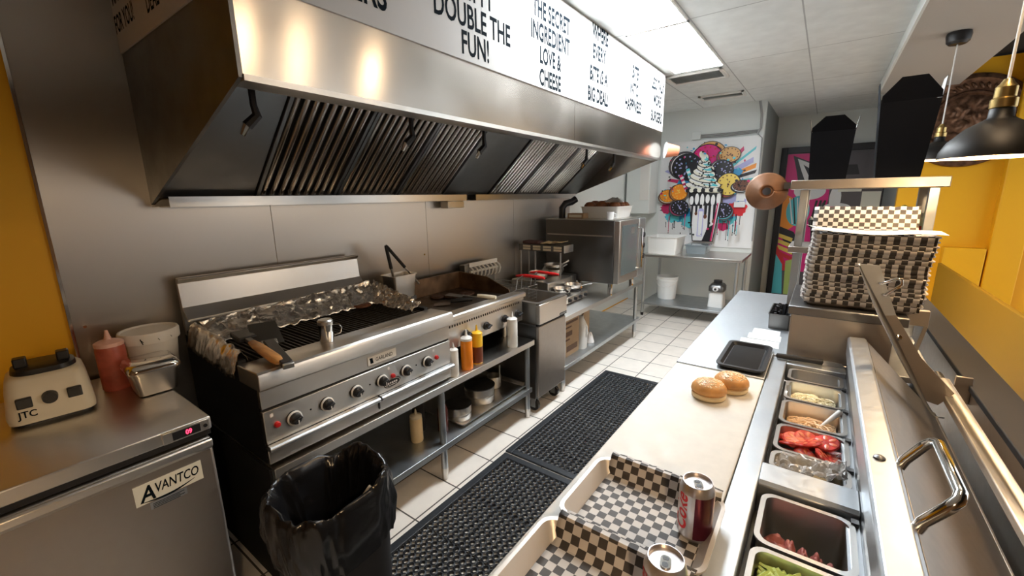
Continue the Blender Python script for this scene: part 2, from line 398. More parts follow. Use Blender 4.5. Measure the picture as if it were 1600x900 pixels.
# splash rays
for (a, l, wd, c) in ((.85, .62, .05, 'p_pnk'), (.70, .72, .03, 'p_cyn'), (.55, .62, .07, 'p_lil'), (.42, .62, .06, 'p_org'), (.30, .60, .045, 'p_blk'), (.14, .60, .05, 'p_cyn'), (2.5, .56, .06, 'p_blk'), (2.75, .58, .04, 'p_lil'), (-.05, .5, .06, 'p_blu'), (2.95, .5, .05, 'p_pnk')):
    d = Vector((math.cos(a), math.sin(a))); q = Vector((-d.y, d.x))*wd/2; o = Vector((-1.36, 1.72))
    P.poly([o+d*.2-q, o+d*l-q*1.2, o+d*(l+.03)+q*.5, o+d*.2+q], c)
for (x, z, r, c) in ((-1.62, 1.75, .13, 'p_blu'), (-1.72, 1.66, .10, 'p_cyn'), (-1.68, 1.36, .16, 'p_blu'), (-1.78, 1.30, .10, 'p_cyn'), (-1.08, 1.30, .13, 'p_cyn'), (-1.02, 1.36, .10, 'p_blu'), (-.98, 1.90, .06, 'p_blu'), (-1.20, 2.16, .055, 'p_cyn'), (-1.00, 1.52, .14, 'p_lil'), (-.95, 1.42, .12, 'p_red'), (-1.10, 1.18, .07, 'p_pnk'), (-1.86, 1.42, .09, 'p_pnk'), (-1.55, 1.24, .10, 'p_cyn')):
    P.disc(x, z, r, r*.8, c, jit=.16, seed=int(x*1000))
def cookie(x, z, r, rot, rim, fill, top, dots, sq=.9):
    ox, oz = math.cos(rot)*r*.22, math.sin(rot)*r*.22
    P.disc(x-ox, z-oz, r*1.03, r*sq*1.03, 'p_blk', 0); P.disc(x-ox, z-oz, r*.98, r*sq*.98, rim); P.disc(x-ox*.5, z-oz*.5, r*.95, r*sq*.95, fill)
    P.disc(x, z, r, r*sq, 'p_blk'); P.disc(x, z, r*.93, r*sq*.93, top)
    for k in range(14):
        a = 2*PI*k/14; P.disc(x+math.cos(a)*r*.76, z+math.sin(a)*r*sq*.76, r*.06, r*.06, dots, n=8)
    for k in range(9):
        a = R.uniform(0, 6.28); q = R.uniform(0, .55)*r; P.disc(x+math.cos(a)*q, z+math.sin(a)*q*sq, r*.09, r*.05, dots, rot=a, n=8)
cookie(-1.37, 2.10, .20, 3.8, 'p_tan', 'p_org', 'p_mag', 'p_red')
cookie(-1.62, 1.99, .205, -.5, 'p_gry', 'p_wht', 'p_blk', 'p_lil')
cookie(-1.09, 2.12, .135, .7, 'p_brn', 'p_pnk', 'p_tan', 'p_brn', .75)
cookie(-1.16, 1.94, .135, 0, 'p_gry', 'p_wht', 'p_blk', 'p_lil')
cookie(-1.07, 1.74, .15, -2.4+PI, 'p_brn', 'p_pnk', 'p_yel', 'p_brn', 1.0)
cookie(-.90, 1.72, .12, .8, 'p_blk', 'p_wht', 'p_brn', 'p_blk', .6)
cookie(-1.84, 1.60, .12, 1, 'p_brn', 'p_cream', 'p_org', 'p_yel', .75)
cookie(-1.68, 1.65, .12, .4, 'p_brn', 'p_tan', 'p_org', 'p_yel', .95)
cookie(-1.66, 1.44, .125, .6, 'p_gry', 'p_pnk', 'p_blk', 'p_lil', .85)
cookie(-1.10, 1.40, .115, 2, 'p_gry', 'p_cyn', 'p_blk', 'p_lil')
# straws
for (x0, z0, x1, z1, c) in ((-1.57, 1.66, -1.67, 1.88, 'p_pnk'), (-1.50, 1.72, -1.58, 1.96, 'p_cyn')):
    d = Vector((x1-x0, z1-z0)); q = Vector((-d.y, d.x)).normalized()*.022
    for k in range(8):
        a = Vector((x0, z0))+d*k/8; b = a+d/8; P.poly([a-q, b-q, b+q, a+q], c if k % 2 else 'p_wht')
# cup
cup = lambda z: (-1.325-.125-.085*(z-1.0)/.66, -1.325+.125+.075*(z-1.0)/.66)
P.poly([(cup(.98)[0]-.012, .98), (cup(.98)[1]+.012, .98), (cup(1.68)[1]+.012, 1.68), (cup(1.68)[0]-.012, 1.68)], 'p_blk')
P.poly([(cup(.99)[0], .99), (cup(.99)[1], .99), (cup(1.66)[1], 1.66), (cup(1.66)[0], 1.66)], 'p_wht')
P.poly([(cup(1.45)[0], 1.46), (cup(1.45)[1], 1.47), (cup(1.66)[1], 1.66), (cup(1.66)[0], 1.66)], 'p_blk')
for k in range(6): P.disc(-1.50+k*.068, 1.535+.02*(k % 2), .026, .06+.015*(k % 3), 'p_wht')
for k, (x, l, wd) in enumerate(((-1.485, .28, .014), (-1.43, .12, .016), (-1.375, .35, .018), (-1.31, .16, .02), (-1.26, .42, .016), (-1.20, .22, .018))):
    P.poly([(x-wd, 1.48), (x+wd, 1.48), (x+wd*.7, 1.48-l), (x-wd*.7, 1.48-l)], 'p_blk'); P.disc(x, 1.48-l, wd*1.1, wd*1.5, 'p_brn' if k % 2 else 'p_blk')
P.poly([(-1.33, .99), (-1.205, .99), (-1.19, 1.22), (-1.27, 1.17), (-1.30, 1.08)], 'p_blk')
P.poly([(-1.225, .99), (-1.205, .99), (-1.155, 1.50), (-1.17, 1.50)], 'p_pnk')
P.poly([(-1.40, 1.05), (-1.33, 1.05), (-1.33, 1.40), (-1.40, 1.40)], 'p_lil'); P.disc(-1.365, 1.40, .035, .03, 'p_lil')
P.poly([(-1.39, 1.06), (-1.34, 1.06), (-1.34, 1.39), (-1.39, 1.39)], 'p_wht')
# whipped cream
for k in range(7):
    z = 1.70+k*.064; hw = .235*(1-k/7.4)
    P.disc(-1.36+.012*math.sin(k*2), z, hw+.012, .058, 'p_blk', rot=-.22); P.disc(-1.36+.012*math.sin(k*2), z+.004, hw, .052, 'p_cream', rot=-.22)
    P.disc(-1.36+.3*hw, z-.012, hw*.6, .02, 'p_cyn', rot=-.25); P.disc(-1.37-.1*hw, z+.016, hw*.72, .02, 'p_wht', rot=-.25)
P.disc(-1.40, 2.13, .035, .05, 'p_cream', rot=.5)
for k in range(46):
    z = R.uniform(1.66, 2.05); hw = .23*(1-(z-1.7)/.46); P.disc(-1.36+R.uniform(-hw, hw), z, R.uniform(.006, .016), R.uniform(.006, .014), 'p_blk', rot=R.uniform(0, 3), n=7)
for k in range(9): P.disc(-1.55+k*.05, 1.67, .03, .028, 'p_cream' if k % 2 else 'p_blk', n=12)
# speckles and drips
for k in range(70):
    a = R.uniform(0, 2*PI); r = R.uniform(.40, .62); x = -1.36+r*math.cos(a)*.95; z = 1.66+r*math.sin(a)*1.05
    if -1.97 < x < -.75 and 1.0 < z < 2.31: P.disc(x, z, R.uniform(.004, .02), R.uniform(.004, .018), R.choice(['p_blk', 'p_blk', 'p_blu', 'p_pnk', 'p_cyn', 'p_blk']), n=9)
for k in range(24):
    x = R.choice([R.uniform(-1.85, -1.52), R.uniform(-1.14, -.86)]); z = R.uniform(1.22, 1.36); l = R.uniform(.06, .26)
    P.poly([(x-.005, z), (x+.005, z), (x+.003, z-l), (x-.003, z-l)], R.choice(['p_blk', 'p_blk', 'p_cyn', 'p_pnk'])); P.disc(x, z-l, .006, .009, 'p_blk', n=8)
part('painting', P.mb, PN, t, smooth=0)
# boxes and conduit on the back wall
t = thing('junction_box', 'small square grey junction box above the mural with conduit running right', 'box', (-1.52, YB-.03, 2.38))
part('box', MB().box(-1.58, -1.47, YB-.05, YB-.001, 2.345, 2.445), 'white_wall', t, bevel=.004)
mb = MB()
for k in range(3): mb.tube([(-1.47, YB-.02, 2.40-.018*k), (-1.2, YB-.02, 2.395-.018*k), (-.9, YB-.022, 2.40-.016*k), (-.79, YB-.02, 2.40-.012*k)], .007, 6)
part('conduit', mb, 'conduit', t)
mb = MB().tube([(-.80, YB-.03, 2.36), (-.765, YB-.03, 2.42), (-.77, YB-.03, 2.58), (-.80, YB-.03, 2.742)], .014, 8)
mb.tube([(-.80, YB-.03, 2.36), (-.74, YB-.03, 2.30), (-.735, YB-.03, 1.9), (-.735, YB-.03, 1.0)], .007, 6)
solo('cable', 'dark bent cable running from the ceiling down the right edge of the mural', 'cable', mb, 'conduit', (-.80, YB-.03, 2.36))
t = thing('socket', 'white double wall socket on the right of the mural', 'socket', (-.93, YB-.03, 1.54))
part('plate', MB().box(-.97, -.87, YB-.045, YB-.021, 1.52, 1.64), 'p_wht', t, bevel=.004)
part('plug', MB().box(-.985, -.855, YB-.075, YB-.021, 1.44, 1.515), 'p_wht', t, bevel=.006)

# ---- pop-art panel in a black frame on the far rear wall
t = thing('pop_art_door', 'black-framed door covered in pink and black pop art behind the counter', 'door', (.08, 7.97, 0))
mb = MB()
for a in ((-.64, -.56, 0, 2.29), (.74-.11, .62, 0, 2.29), (-.56, .62, 2.20, 2.29)): mb.box(a[0], a[1], 7.93, 7.999, a[2], a[3])
part('frame', mb, 'p_blk', t, bevel=.004)
part('leaf', MB().box(-.56, .62, 7.955, 7.998, .0, 2.20), 'p_gry', t)
P = Paint(7.9545, .0006)
P.poly([(-.55, .4), (.02, .4), (.02, 2.19), (-.55, 2.19)], 'p_mag')
P.poly([(-.48, 2.17), (-.12, 2.0), (-.30, 1.55), (-.36, 1.68), (-.42, 1.95)], 'p_blk')
P.poly([(-.42, 2.12), (-.22, 2.03), (-.12, 1.86), (-.20, 1.72), (-.30, 1.80), (-.36, 1.95)], 'p_wht')
P.poly([(-.34, 2.03), (-.2, 1.93), (-.24, 1.83)], 'p_blk')
P.disc(-.22, 1.64, .20, .13, 'p_wht')
P.poly([(-.55, 1.62), (-.40, 1.52), (-.36, 1.12), (-.55, .95)], 'p_org')
P.disc(-.34, 1.34, .15, .23, 'p_cyn'); 
for k in range(5): P.poly([(-.47+k*.05, 1.54), (-.455+k*.05, 1.54), (-.38+k*.035, 1.14), (-.40+k*.035, 1.14)], 'p_blk' if k % 2 else 'p_wht')
P.poly([(-.55, 1.10), (-.36, 1.02), (-.25, .82), (-.30, .60), (-.55, .98)], 'p_blk')
for k in range(4):
    P.poly([(-.55, .99-k*.09), (-.36+k*.012, .92-k*.10), (-.37+k*.012, .86-k*.10), (-.55, .93-k*.09)], 'p_yel' if k < 3 else 'p_red')
P.poly([(-.56, .80), (-.45, .60), (-.40, .40), (-.56, .40)], 'p_red')
P.poly([(-.56, .66), (-.46, .50), (-.42, .02), (-.56, .02)], 'p_cyn')
P.poly([(-.42, .56), (-.30, .60), (-.30, .02), (-.40, .02)], 'p_grn')
P.poly([(-.20, 1.20), (-.02, 1.5), (.02, 1.2), (-.05, .8)], 'p_gry')
for k in range(4): P.poly([(-.18+k*.05, 1.10), (-.16+k*.05, 1.10), (-.10+k*.05, 1.50), (-.13+k*.05, 1.50)], 'p_blk')
P.poly([(.02, .4), (.40, .4), (.40, 2.19), (.02, 2.19)], 'p_gry')
P.disc(.10, 1.52, .07, .19, 'p_wht'); P.disc(.13, 1.40, .16, .06, 'p_wht'); P.poly([(.05, 1.41), (.24, 1.41), (.24, 1.385), (.05, 1.385)], 'p_mag')
P.poly([(.10, 2.0), (.30, 2.0), (.34, 1.86), (.10, 1.86)], 'p_blk'); P.poly([(.12, 1.80), (.39, 1.80), (.39, 1.62), (.12, 1.62)], 'p_cream')
P.poly([(.40, 1.0), (.61, 1.0), (.61, 1.62), (.40, 1.62)], 'p_cream')
part('artwork', P.mb, PN, t, smooth=0)

# ---- pendants over the counter
def pendant(x, y, zr, r, h, label, lampw):
    # zr: height of the rim
    t = thing('pendant_lamp', label, 'lamp', (x, y, 2.66), 'pendant lamps over the counter')
    part('canopy', MB().lathe([(.062, 2.659), (.066, 2.64), (.060, 2.60), (.045, 2.585), (0, 2.583)], (x, y, 0), 20), 'black', t)
    part('cord', MB().cyl((x, y, 2.585), (x, y, zr+h+.10), .004), 'white', t, 'white cord')
    mb = MB().lathe([(.010, zr+h+.115), (.018, zr+h+.10), (.026, zr+h+.09), (.026, zr+h+.06), (.032, zr+h+.055), (.032, zr+h+.03), (.02, zr+h+.02)], (x, y, 0), 12)
    part('socket', mb, 'brass', t, 'brass lamp socket')
    pr = [(.028, zr+h+.035), (.030, zr+h), (.045, zr+h-.010), (r*.58, zr+h*.76), (r*.86, zr+h*.44), (r*.98, zr+.022), (r, zr)]
    inn = [(q[0]-.004, q[1]-.004) for q in pr][::-1]; inn[0] = (r-.004, zr)
    mb = MB().lathe(pr+inn, (x, y, 0), 36)
    n = len(pr)-1
    mb.mi = [0 if k < n*36 else 1 for k in range(len(mb.f))]
    part('shade', mb, ['blackmetal', 'lampin'], t, smooth=60)
    part('bulb', MB().ball((x, y, zr+h*.45), .032), 'bulb', t, smooth=60)
    l = bpy.data.lights.new('pendant_glow', 'POINT'); l.energy = lampw; l.color = (1, .70, .40); l.shadow_soft_size = .04
    lo = bpy.data.objects.new('pendant_glow', l); COL.objects.link(lo); lo.location = Vector((x, y, zr+h*.2))-OFF[t]; lo.parent = t
pendant(.42, 2.08, 1.722, .132, .122, 'near black dome pendant with brass socket at the right edge of view', PENDANT_POWER)
pendant(.60, 4.33, 1.83, .17, .13, 'farther black dome pendant hanging in front of the bronze wall disc', PENDANT_POWER)
pendant(.42, -.30, 1.80, .135, .115, 'added black dome pendant out of view at the camera end of the counter', PENDANT_POWER*2)  # extra pendant added out of view as warm light for the fridge side
for i, yy in enumerate((1.42, 1.80, 2.42)):
    t = thing('recessed_light', 'small recessed warm spotlight in the soffit, '+('nearest the camera', 'middle one', 'farthest')[i]+' of three', 'light', (.46, yy, 2.66), 'recessed spots in the soffit')
    part('ring', MB().lathe([(.046, 2.6595), (.060, 2.6595), (.058, 2.653), (.046, 2.655)], (.46, yy, 0), 20, caps=False), 'p_wht', t)
    part('lens', MB().lathe([(0, 2.6595), (.0455, 2.6595), (.0455, 2.656), (0, 2.656)], (.46, yy, 0), 20), 'spot', t)

# ---- bronze relief disc on the yellow wall
cx, cz = 1.06, 2.30
t = thing('wall_disc', 'large round bronze relief plate on the yellow wall', 'wall plate', (cx, YB-.05, cz))
def zl(pr): return [(r, YB-.002-h) for r, h in pr]
part('plate', MB().lathe([(0, YB-.002)]+zl([(.44, 0), (.45, .02), (.44, .045), (.40, .05), (.38, .035), (.29, .03), (.28, .05), (.26, .05), (.25, .035)])+[(0, YB-.035)], (cx, 0, cz), 48, 'y'), 'aged', t)
mb = MB()
for k in range(40):
    a = 2*PI*k/40; mb.xf(Matrix.Identity(4)); q = MB().ball((0, 0, 0), .022, 1.6, .5, .7, 8, 5).xf(Matrix.Translation((cx+.335*math.cos(a), YB-.04, cz+.335*math.sin(a))) @ Matrix.Rotation(-a-.6, 4, 'Y')); mb = merge(mb, q)
part('rim_relief', mb, 'aged', t)
def relief(u, v):
    a = 2*PI*u; r = .245*v; h = .035+.05*abs(noise.noise(Vector((r*math.cos(a)*11, r*math.sin(a)*11, 3)))) * (1-v**4)
    return (cx+r*math.cos(a), YB-.002-h, cz+r*math.sin(a))
part('figure_relief', MB().grid(60, 26, relief, closeu=True), 'aged', t, smooth=50)

# ================================================================ EXHAUST HOOD
HY0, HY1, HXF, HXB = .59, 4.40, -1.38, XW+.008
t = thing('exhaust_hood', 'long stainless steel exhaust hood over the cooking line', 'hood', (-1.9, 2.5, 1.61))
pl = [(HXB, 1.612), (HXB, 2.745), (HXF, 2.745), (HXF, 1.965)]
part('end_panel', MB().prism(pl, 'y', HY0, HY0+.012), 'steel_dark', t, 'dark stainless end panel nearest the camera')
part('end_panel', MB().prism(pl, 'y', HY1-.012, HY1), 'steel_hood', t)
mb = MB().box(HXF-.012, HXF, HY0+.012, 2.592, 1.965, 2.745).box(HXF-.012, HXF, 2.595, HY1-.012, 1.965, 2.745)
part('front_panel', mb, 'steel_hood', t)
mb = MB()
for a, b in ((HY0+.012, 2.592), (2.595, HY1-.012)):
    mb.prism([(HXF+.006, 1.957), (HXF+.006, 1.975), (HXF-.012, 1.975), (HXF-.012, 1.965), (HXF-.085, 1.962), (HXF-.085, 2.0), (HXF-.09, 2.0), (HXF-.09, 1.957)], 'y', a, b)
part('lip', mb, 'steel_y', t)
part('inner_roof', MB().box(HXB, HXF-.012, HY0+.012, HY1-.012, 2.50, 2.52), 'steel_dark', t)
# sloped plenum plates and the filter banks between
A = Vector((-1.62, 0, 2.25)); B = Vector((-2.30, 0, 1.64)); D = (B-A); L = D.length; Dn = D/L; N = Vector((-Dn.z, 0, Dn.x)); N = N if N.x > 0 else -N
def slope(y0, y1, s0, s1, h0, h1, mb):
    pts = []
    for y in (y0, y1):
        for s, h in ((s0, h0), (s1, h0), (s1, h1), (s0, h1)):
            p = A+Dn*s+N*h; pts.append((p.x, y, p.z))
    return mb.add(pts, [(0, 1, 2, 3), (7, 6, 5, 4), (0, 4, 5, 1), (1, 5, 6, 2), (2, 6, 7, 3), (3, 7, 4, 0)])
mb = MB()
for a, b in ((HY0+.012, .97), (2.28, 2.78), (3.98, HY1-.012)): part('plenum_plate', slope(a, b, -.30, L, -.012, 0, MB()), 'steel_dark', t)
def filt(y0, y1):
    mb = MB()
    slope(y0, y0+.018, 0, L, -.03, .012, mb); slope(y1-.018, y1, 0, L, -.03, .012, mb)
    slope(y0, y1, 0, .02, -.03, .012, mb); slope(y0, y1, L-.02, L, -.03, .012, mb)
    f = part('filter', mb, 'steel_dark', t, bevel=.002)
    mb = MB(); y = y0+.03
    while y < y1-.03:
        # rounded baffle
        rings = []
        for s in (.02, L-.02):
            rings.append([tuple(A+Dn*s+N*h+Vector((0, yy, 0))) for yy, h in ((y, -.02), (y, -.006), (y+.006, .004), (y+.018, .004), (y+.024, -.006), (y+.024, -.02))])
        mb = merge(mb, loft(rings)); y += .044
    part('baffle', mb, 'steel_hood', f, smooth=60)
    mb = MB()
    slope(y0, y1, 0, L, -.034, -.030, mb)
    part('backing', mb, 'black_matt', f)
for k in range(3): filt(.975+k*.435, .975+k*.435+.43)
for k in range(3): filt(2.79+k*.396, 2.79+k*.396+.39)
for (a, b) in ((HY0+.03, 2.50), (2.61, 4.30)):
    mb = MB().prism([(HXB+.002, 1.60), (-2.26, 1.60), (-2.26, 1.645), (-2.264, 1.645), (-2.264, 1.604), (HXB+.002, 1.604)], 'y', a, b)
    part('grease_trough', mb, 'steel_y', t)
part('drip_cup', MB().box(-2.36, -2.28, 2.31, 2.49, 1.545, 1.598), 'steel_y', t, bevel=.004)
for y in (.70, 1.37, 1.885, 3.14, 3.68):
    x = -1.56
    mb = MB().tube([(x, y, 2.48), (x, y, 1.93), (x-.005, y+.01, 1.90), (x-.02, y-.02, 1.865)], [.011, .011, .016, .018], 8)
    nz_ = part('nozzle_pipe', mb, 'black', t)
    part('nozzle', MB().cyl((x-.02, y-.02, 1.868), (x-.028, y-.035, 1.835), .013, .008, 8), 'chrome', nz_)
# menu sign boards with hand lettering
sz0, sz1 = 2.222, 2.735
t = thing('slogan_sign', 'white board with hand lettered burger slogans along the front of the hood', 'sign', (HXF, 2.5, sz0))
part('board', MB().box(HXF, HXF+.006, HY0-.006, HY1, sz0, sz1), 'sign', t)
lines = [(.92, 2.29, 'BURGERS', .14), (1.62, 2.475, 'PATTY', .125), (1.625, 2.36, 'DOUBLE THE', .125), (1.62, 2.248, 'FUN!', .125), (1.62, 2.59, 'DOUBLE', .125),
  (2.30, 2.575, 'THE SECRET', .115), (2.29, 2.462, 'INGREDIENT', .115), (2.28, 2.352, 'LOVE &', .11), (2.28, 2.238, 'CHEESE', .11),
  (2.94, 2.65, 'WHERE', .115), (2.93, 2.53, 'EVERY', .115), (2.93, 2.39, 'BITE IS A', .115), (2.93, 2.258, 'BIG DEAL!', .115),
  (3.62, 2.55, 'BITE', .12), (3.61, 2.42, 'INTO', .12), (3.61, 2.30, 'HAPPINESS!', .115),
  (4.20, 2.56, 'LESS TALK', .12), (4.20, 2.43, 'MORE', .12), (4.20, 2.29, 'BURGERS', .115)]
for (y, z, s, sz) in lines:
    part('lettering', text_mb(s, sz*1.08, (HXF+.006, y, z), (0, 1, 0), (0, 0, 1), (.60 if y > 1.9 else .66), .0006, (.042 if y > 2.6 else .034) if y > 1.9 else .018), 'ink', t, smooth=0)
t = thing('slogan_sign', 'white slogan board on the left end of the hood, reading FOR YOU', 'sign', (-1.9, HY0, sz0))
part('board', MB().box(HXB, HXF, HY0-.006, HY0-.0005, sz0-.006, sz1), 'sign', t)
for (x, z, s) in ((-2.262, 2.287, 'FOR YOU!'), (-1.93, 2.27, 'DEAL')):
    part('lettering', text_mb(s, .088, (x, HY0-.006, z), (1, 0, 0), (0, 0, 1), .62, .0006, .02), 'ink', t, smooth=0)
part('lettering', text_mb('MADE', .095, (-2.29, HY0-.006, 2.385), (1, 0, 0), (0, 0, 1), .62, .0006, .02), 'ink', t, smooth=0)
# small cup-shaped thing hooked on the hood's far front corner
t = thing('cone_cup', 'small orange and white paper cone stuck on the far corner of the hood', 'cup', (HXF+.03, 4.36, 2.03))
mx = Matrix.Translation((-1.328, 4.385, 2.045)) @ Vector((.85, .5, -.08)).to_track_quat('Z', 'Y').to_matrix().to_4x4()
M['coral'] = mat('coral_paper', (.75, .25, .13), .5)
part('cup', MB().lathe([(.066, .0), (.068, .012), (.046, .12), (0, .12)], n=24).xf(mx), 'coral', t)
part('lid', MB().lathe([(0, -.006), (.075, -.006), (.075, -.0005), (0, -.0003)], n=24).xf(mx), 'p_wht', t, 'white round face')

# ================================================================ LEFT: FRIDGE AND WHAT STANDS ON IT
fy0, fy1, fx0, fx1 = -.52, .445, -2.36, -1.60
t = thing('undercounter_fridge', 'low stainless worktop fridge with a red digital display and oval-swoosh name plate', 'fridge', (-1.98, 0, 0))
part('body', MB().box(fx0, fx1-.05, fy0+.01, fy1-.01, .10, .85), 'steel_dark', t, bevel=.003)
part('worktop', MB().box(fx0, fx1-.005, fy0, fy1, .868, .912), 'steel_y', t, bevel=.004)
part('front_rail', MB().box(fx1-.045, fx1-.012, fy0+.005, fy1-.004, .848, .867), 'black_matt', t)
d = part('door', MB().box(fx1-.05, fx1, fy0+.01, fy1-.008, .13, .842), 'steel_lid', t, bevel=.010)
part('door_lip', MB().prism([(fx1+.0005, .842), (fx1+.012, .836), (fx1+.012, .815), (fx1+.0005, .80)], 'y', fy0+.012, fy1-.010), 'steel_y', d, bevel=.003)
c = part('control_panel', MB().box(fx1-.006, fx1+.004, .31, .438, .872, .910), 'steel_y', t, bevel=.002)
part('display', MB().box(fx1+.004, fx1+.006, .335, .410, .878, .904), 'black', c)
part('digits', text_mb('09', .022, (fx1+.0062, .378, .884), (0, 1, 0), (0, 0, 1), .8, .0005, .02), 'redlamp', c, 'glowing red digits', smooth=0)
part('button', MB().cyl((fx1+.004, .424, .890), (fx1+.008, .424, .890), .006, n=12), 'black', c)
b = part('name_plate', MB().box(fx1+.0005, fx1+.003, .218, .394, .708, .775), 'p_cream', t)
X = fx1+.003
lm = merge(text_mb('A', .072, (X, .248, .716), (0, 1, 0), (0, 0, 1), .75, .0004, .02, .2), text_mb('VANTCO', .045, (X, .325, .732), (0, 1, 0), (0, 0, 1), .62, .0004, .015, .2))
lm.add([(X+.0006, .235+.02*k*.75, .716-.008*math.sin(k/9*PI)+.0010*k) for k in range(10)]+[(X+.0006, .235+.02*k*.75, .716-.008*math.sin(k/9*PI)+.0010*k-.0015-.0055*math.sin(k/9*PI)) for k in range(9, -1, -1)], [tuple(range(20))])
part('lettering', lm, 'ink', b, smooth=0)
r_ = part('rating_plate', MB().box(fx1+.0005, fx1+.002, .250, .345, .680, .704), 'zinc', t)
mb = MB()
for k in range(4): mb.box(fx1+.002, fx1+.0024, .256, .338-.012*(k % 2), .698-k*.005-.002, .698-k*.005)
part('small_print', mb, 'ink', r_)
for x in (-2.3, -1.68):
    for y in (fy0+.06, fy1-.06):
        part('caster', MB().cyl((x, y-.02, .05), (x, y+.02, .05), .05, n=16).box(x-.02, x+.02, y-.025, y+.025, .05, .10), 'black', t)
# --- blender base
t = thing('blender_base', 'cream blender motor base without its jug, beside the yellow wall', 'blender', (-2.12, .15, .912))
mx = place((-2.12, .145, .912), math.radians(84))
def lx(mb): return mb.xf(mx)
pr = [(-.10, .0), (.10, .0), (.105, .02), (.075, .13), (.05, .152), (-.09, .152), (-.10, .13)]
# local: x = width, y = depth (front = -y)
mb = loft([[(p[0], p[1], z) for p in rrect(-w_, w_, -f_, .10, .035)] for z, w_, f_ in ((.012, .103, .115), (.03, .105, .117), (.11, .098, .085), (.145, .092, .072), (.155, .08, .06))])
bd = part('body', lx(mb), 'cream', t, smooth=50)
mb = loft([[(p[0], p[1], z) for p in rrect(-w_, w_, -f_, .085, .05)] for z, w_, f_ in ((.154, .072, .055), (.158, .078, .058), (.172, .076, .056), (.178, .06, .045))])
part('jug_seat', lx(mb), 'black', t, 'black rubber jug seat', smooth=50)
for sx in (-1, 1): part('corner_post', lx(MB().box(sx*.05-.016, sx*.05+.016, -.02, .02, .176, .208)), 'black', t, bevel=.004)
part('foot_ring', lx(loft([[(p[0], p[1], z) for p in rrect(-.095, .095, -.10, .09, .03)] for z in (0, .012)])), 'black', t)
sl = math.atan2(.032, .08)
def face(x, z): return (x, -.117+(z-.03)*.4-.0005, z)
for x, w_ in ((-.058, .018), (.058, .018)):
    a = face(x, .078); part('switch', lx(MB().box(x-w_, x+w_, a[1]-.008, a[1]+.01, .062, .096)), 'black', t, bevel=.003)
a = face(0, .082); part('speed_knob', lx(MB().cyl((0, a[1]+.005, .082), (0, a[1]-.018, .080), .02, .018, 18)), 'black', t)
o_ = mx @ Vector(face(-.055, .035)); rgt = (mx.to_3x3() @ Vector((1, 0, 0))); upv = (mx.to_3x3() @ Vector((0, .37, .93)))
part('lettering', text_mb('JTC', .03, o_, rgt, upv, .9, .001, .02), 'ink', t, smooth=0)
# --- bottles
def squeeze(name, label, loc, h, r, bodym, capm, group=None, fill=None, fillh=0, tip=None):
    t = thing(name, label, 'bottle', loc, group); x, y, z = loc
    bh = h*.74
    part('body', MB().lathe([(r*.92, z), (r, z+.008), (r, z+bh*.93), (r*.92, z+bh), (0, z+bh)], (x, y, 0), 20), bodym, t, smooth=50)
    if fill: part('contents', MB().lathe([(r*1.004, z+.006), (r*1.004, z+fillh)], (x, y, 0), 20), fill, t)
    part('cap', MB().lathe([(r*.98, z+bh), (r*.98, z+bh+h*.06), (r*.7, z+bh+h*.09), (r*.28, z+bh+h*.11), (r*.20, z+bh+h*.16), (r*.10, z+h), (0, z+h)], (x, y, 0), 18), tip or capm, t, smooth=50)
    return t
squeeze('squeeze_bottle', 'large pink sauce squeeze bottle standing on the fridge beside the blender base', (-2.17, .325, .912), .235, .045, 'pink', 'pinkcap')
# --- tub
t = thing('plastic_tub', 'white lidded plastic tub standing behind the steel pan on the fridge', 'tub', (-2.22, .455, .912))
x, y, z = -2.235, .462, .912
part('body', MB().lathe([(.075, z), (.078, z+.004), (.092, z+.15), (.094, z+.152), (0, z+.152)], (x, y, 0), 28), 'white', t)
part('lid', MB().lathe([(.092, z+.148), (.101, z+.150), (.102, z+.185), (.098, z+.193), (.092, z+.193), (.088, z+.187), (0, z+.187)], (x, y, 0), 28), 'white', t)
mb = MB(); a0 = -.62
for (da, zz, w_, h_) in ((0, .06, .24, .05), (.42, .075, .34, .018), (.42, .045, .30, .014), (.95, .08, .3, .03), (.95, .05, .26, .02), (-.25, .09, .14, .02)):
    for (ww, hh, mi) in ((w_, h_, 1 if da in (0, -.25) else 0),):
        mb.m = mi; rr = .079+.013*zz/.15+.0014
        mb.grid(6, 1, lambda u, v: (x+rr*math.cos(a0+da+ww*(u-.5)), y+rr*math.sin(a0+da+ww*(u-.5)), z+zz+hh*(v-.5)))
part('label_print', mb, ['conduit', 'p_red'], t, smooth=0)
mb = MB(); mb.add([(x+.103*math.cos(a0+a), y+.103*math.sin(a0+a), z+.166+dz) for a, dz in ((.1, .010), (.16, -.012), (.19, -.012), (.13, .012))], [(0, 1, 2, 3)])
for a in (.15, .65, 1.1): mb.add([(x+.103*math.cos(a0+a+da), y+.103*math.sin(a0+a+da), z+.162+dz) for da, dz in ((0, .006), (.05, -.002), (.055, .001), (.005, .009))], [(0, 1, 2, 3)])
part('pen_mark', mb, 'ink', t, smooth=0)
# --- pan in front of it
t = thing('steel_pan', 'small stainless food pan with steel lid before the white tub on the fridge', 'pan', (-2.02, .415, .912))
mx = place((-2.03, .405, .912), math.radians(88))
part('pan', panshell(-.078, .078, -.085, .085, .098, .004, .025).xf(mx), 'steel', t, smooth=50)
part('lid', loft([[(p[0], p[1], zz) for p in rrect(-w_, w_, -w_-.007, w_+.007, .025)] for zz, w_ in ((.0985, .079), (.106, .079), (.125, .070), (.128, .062))]).xf(mx), 'chrome', t, smooth=50)

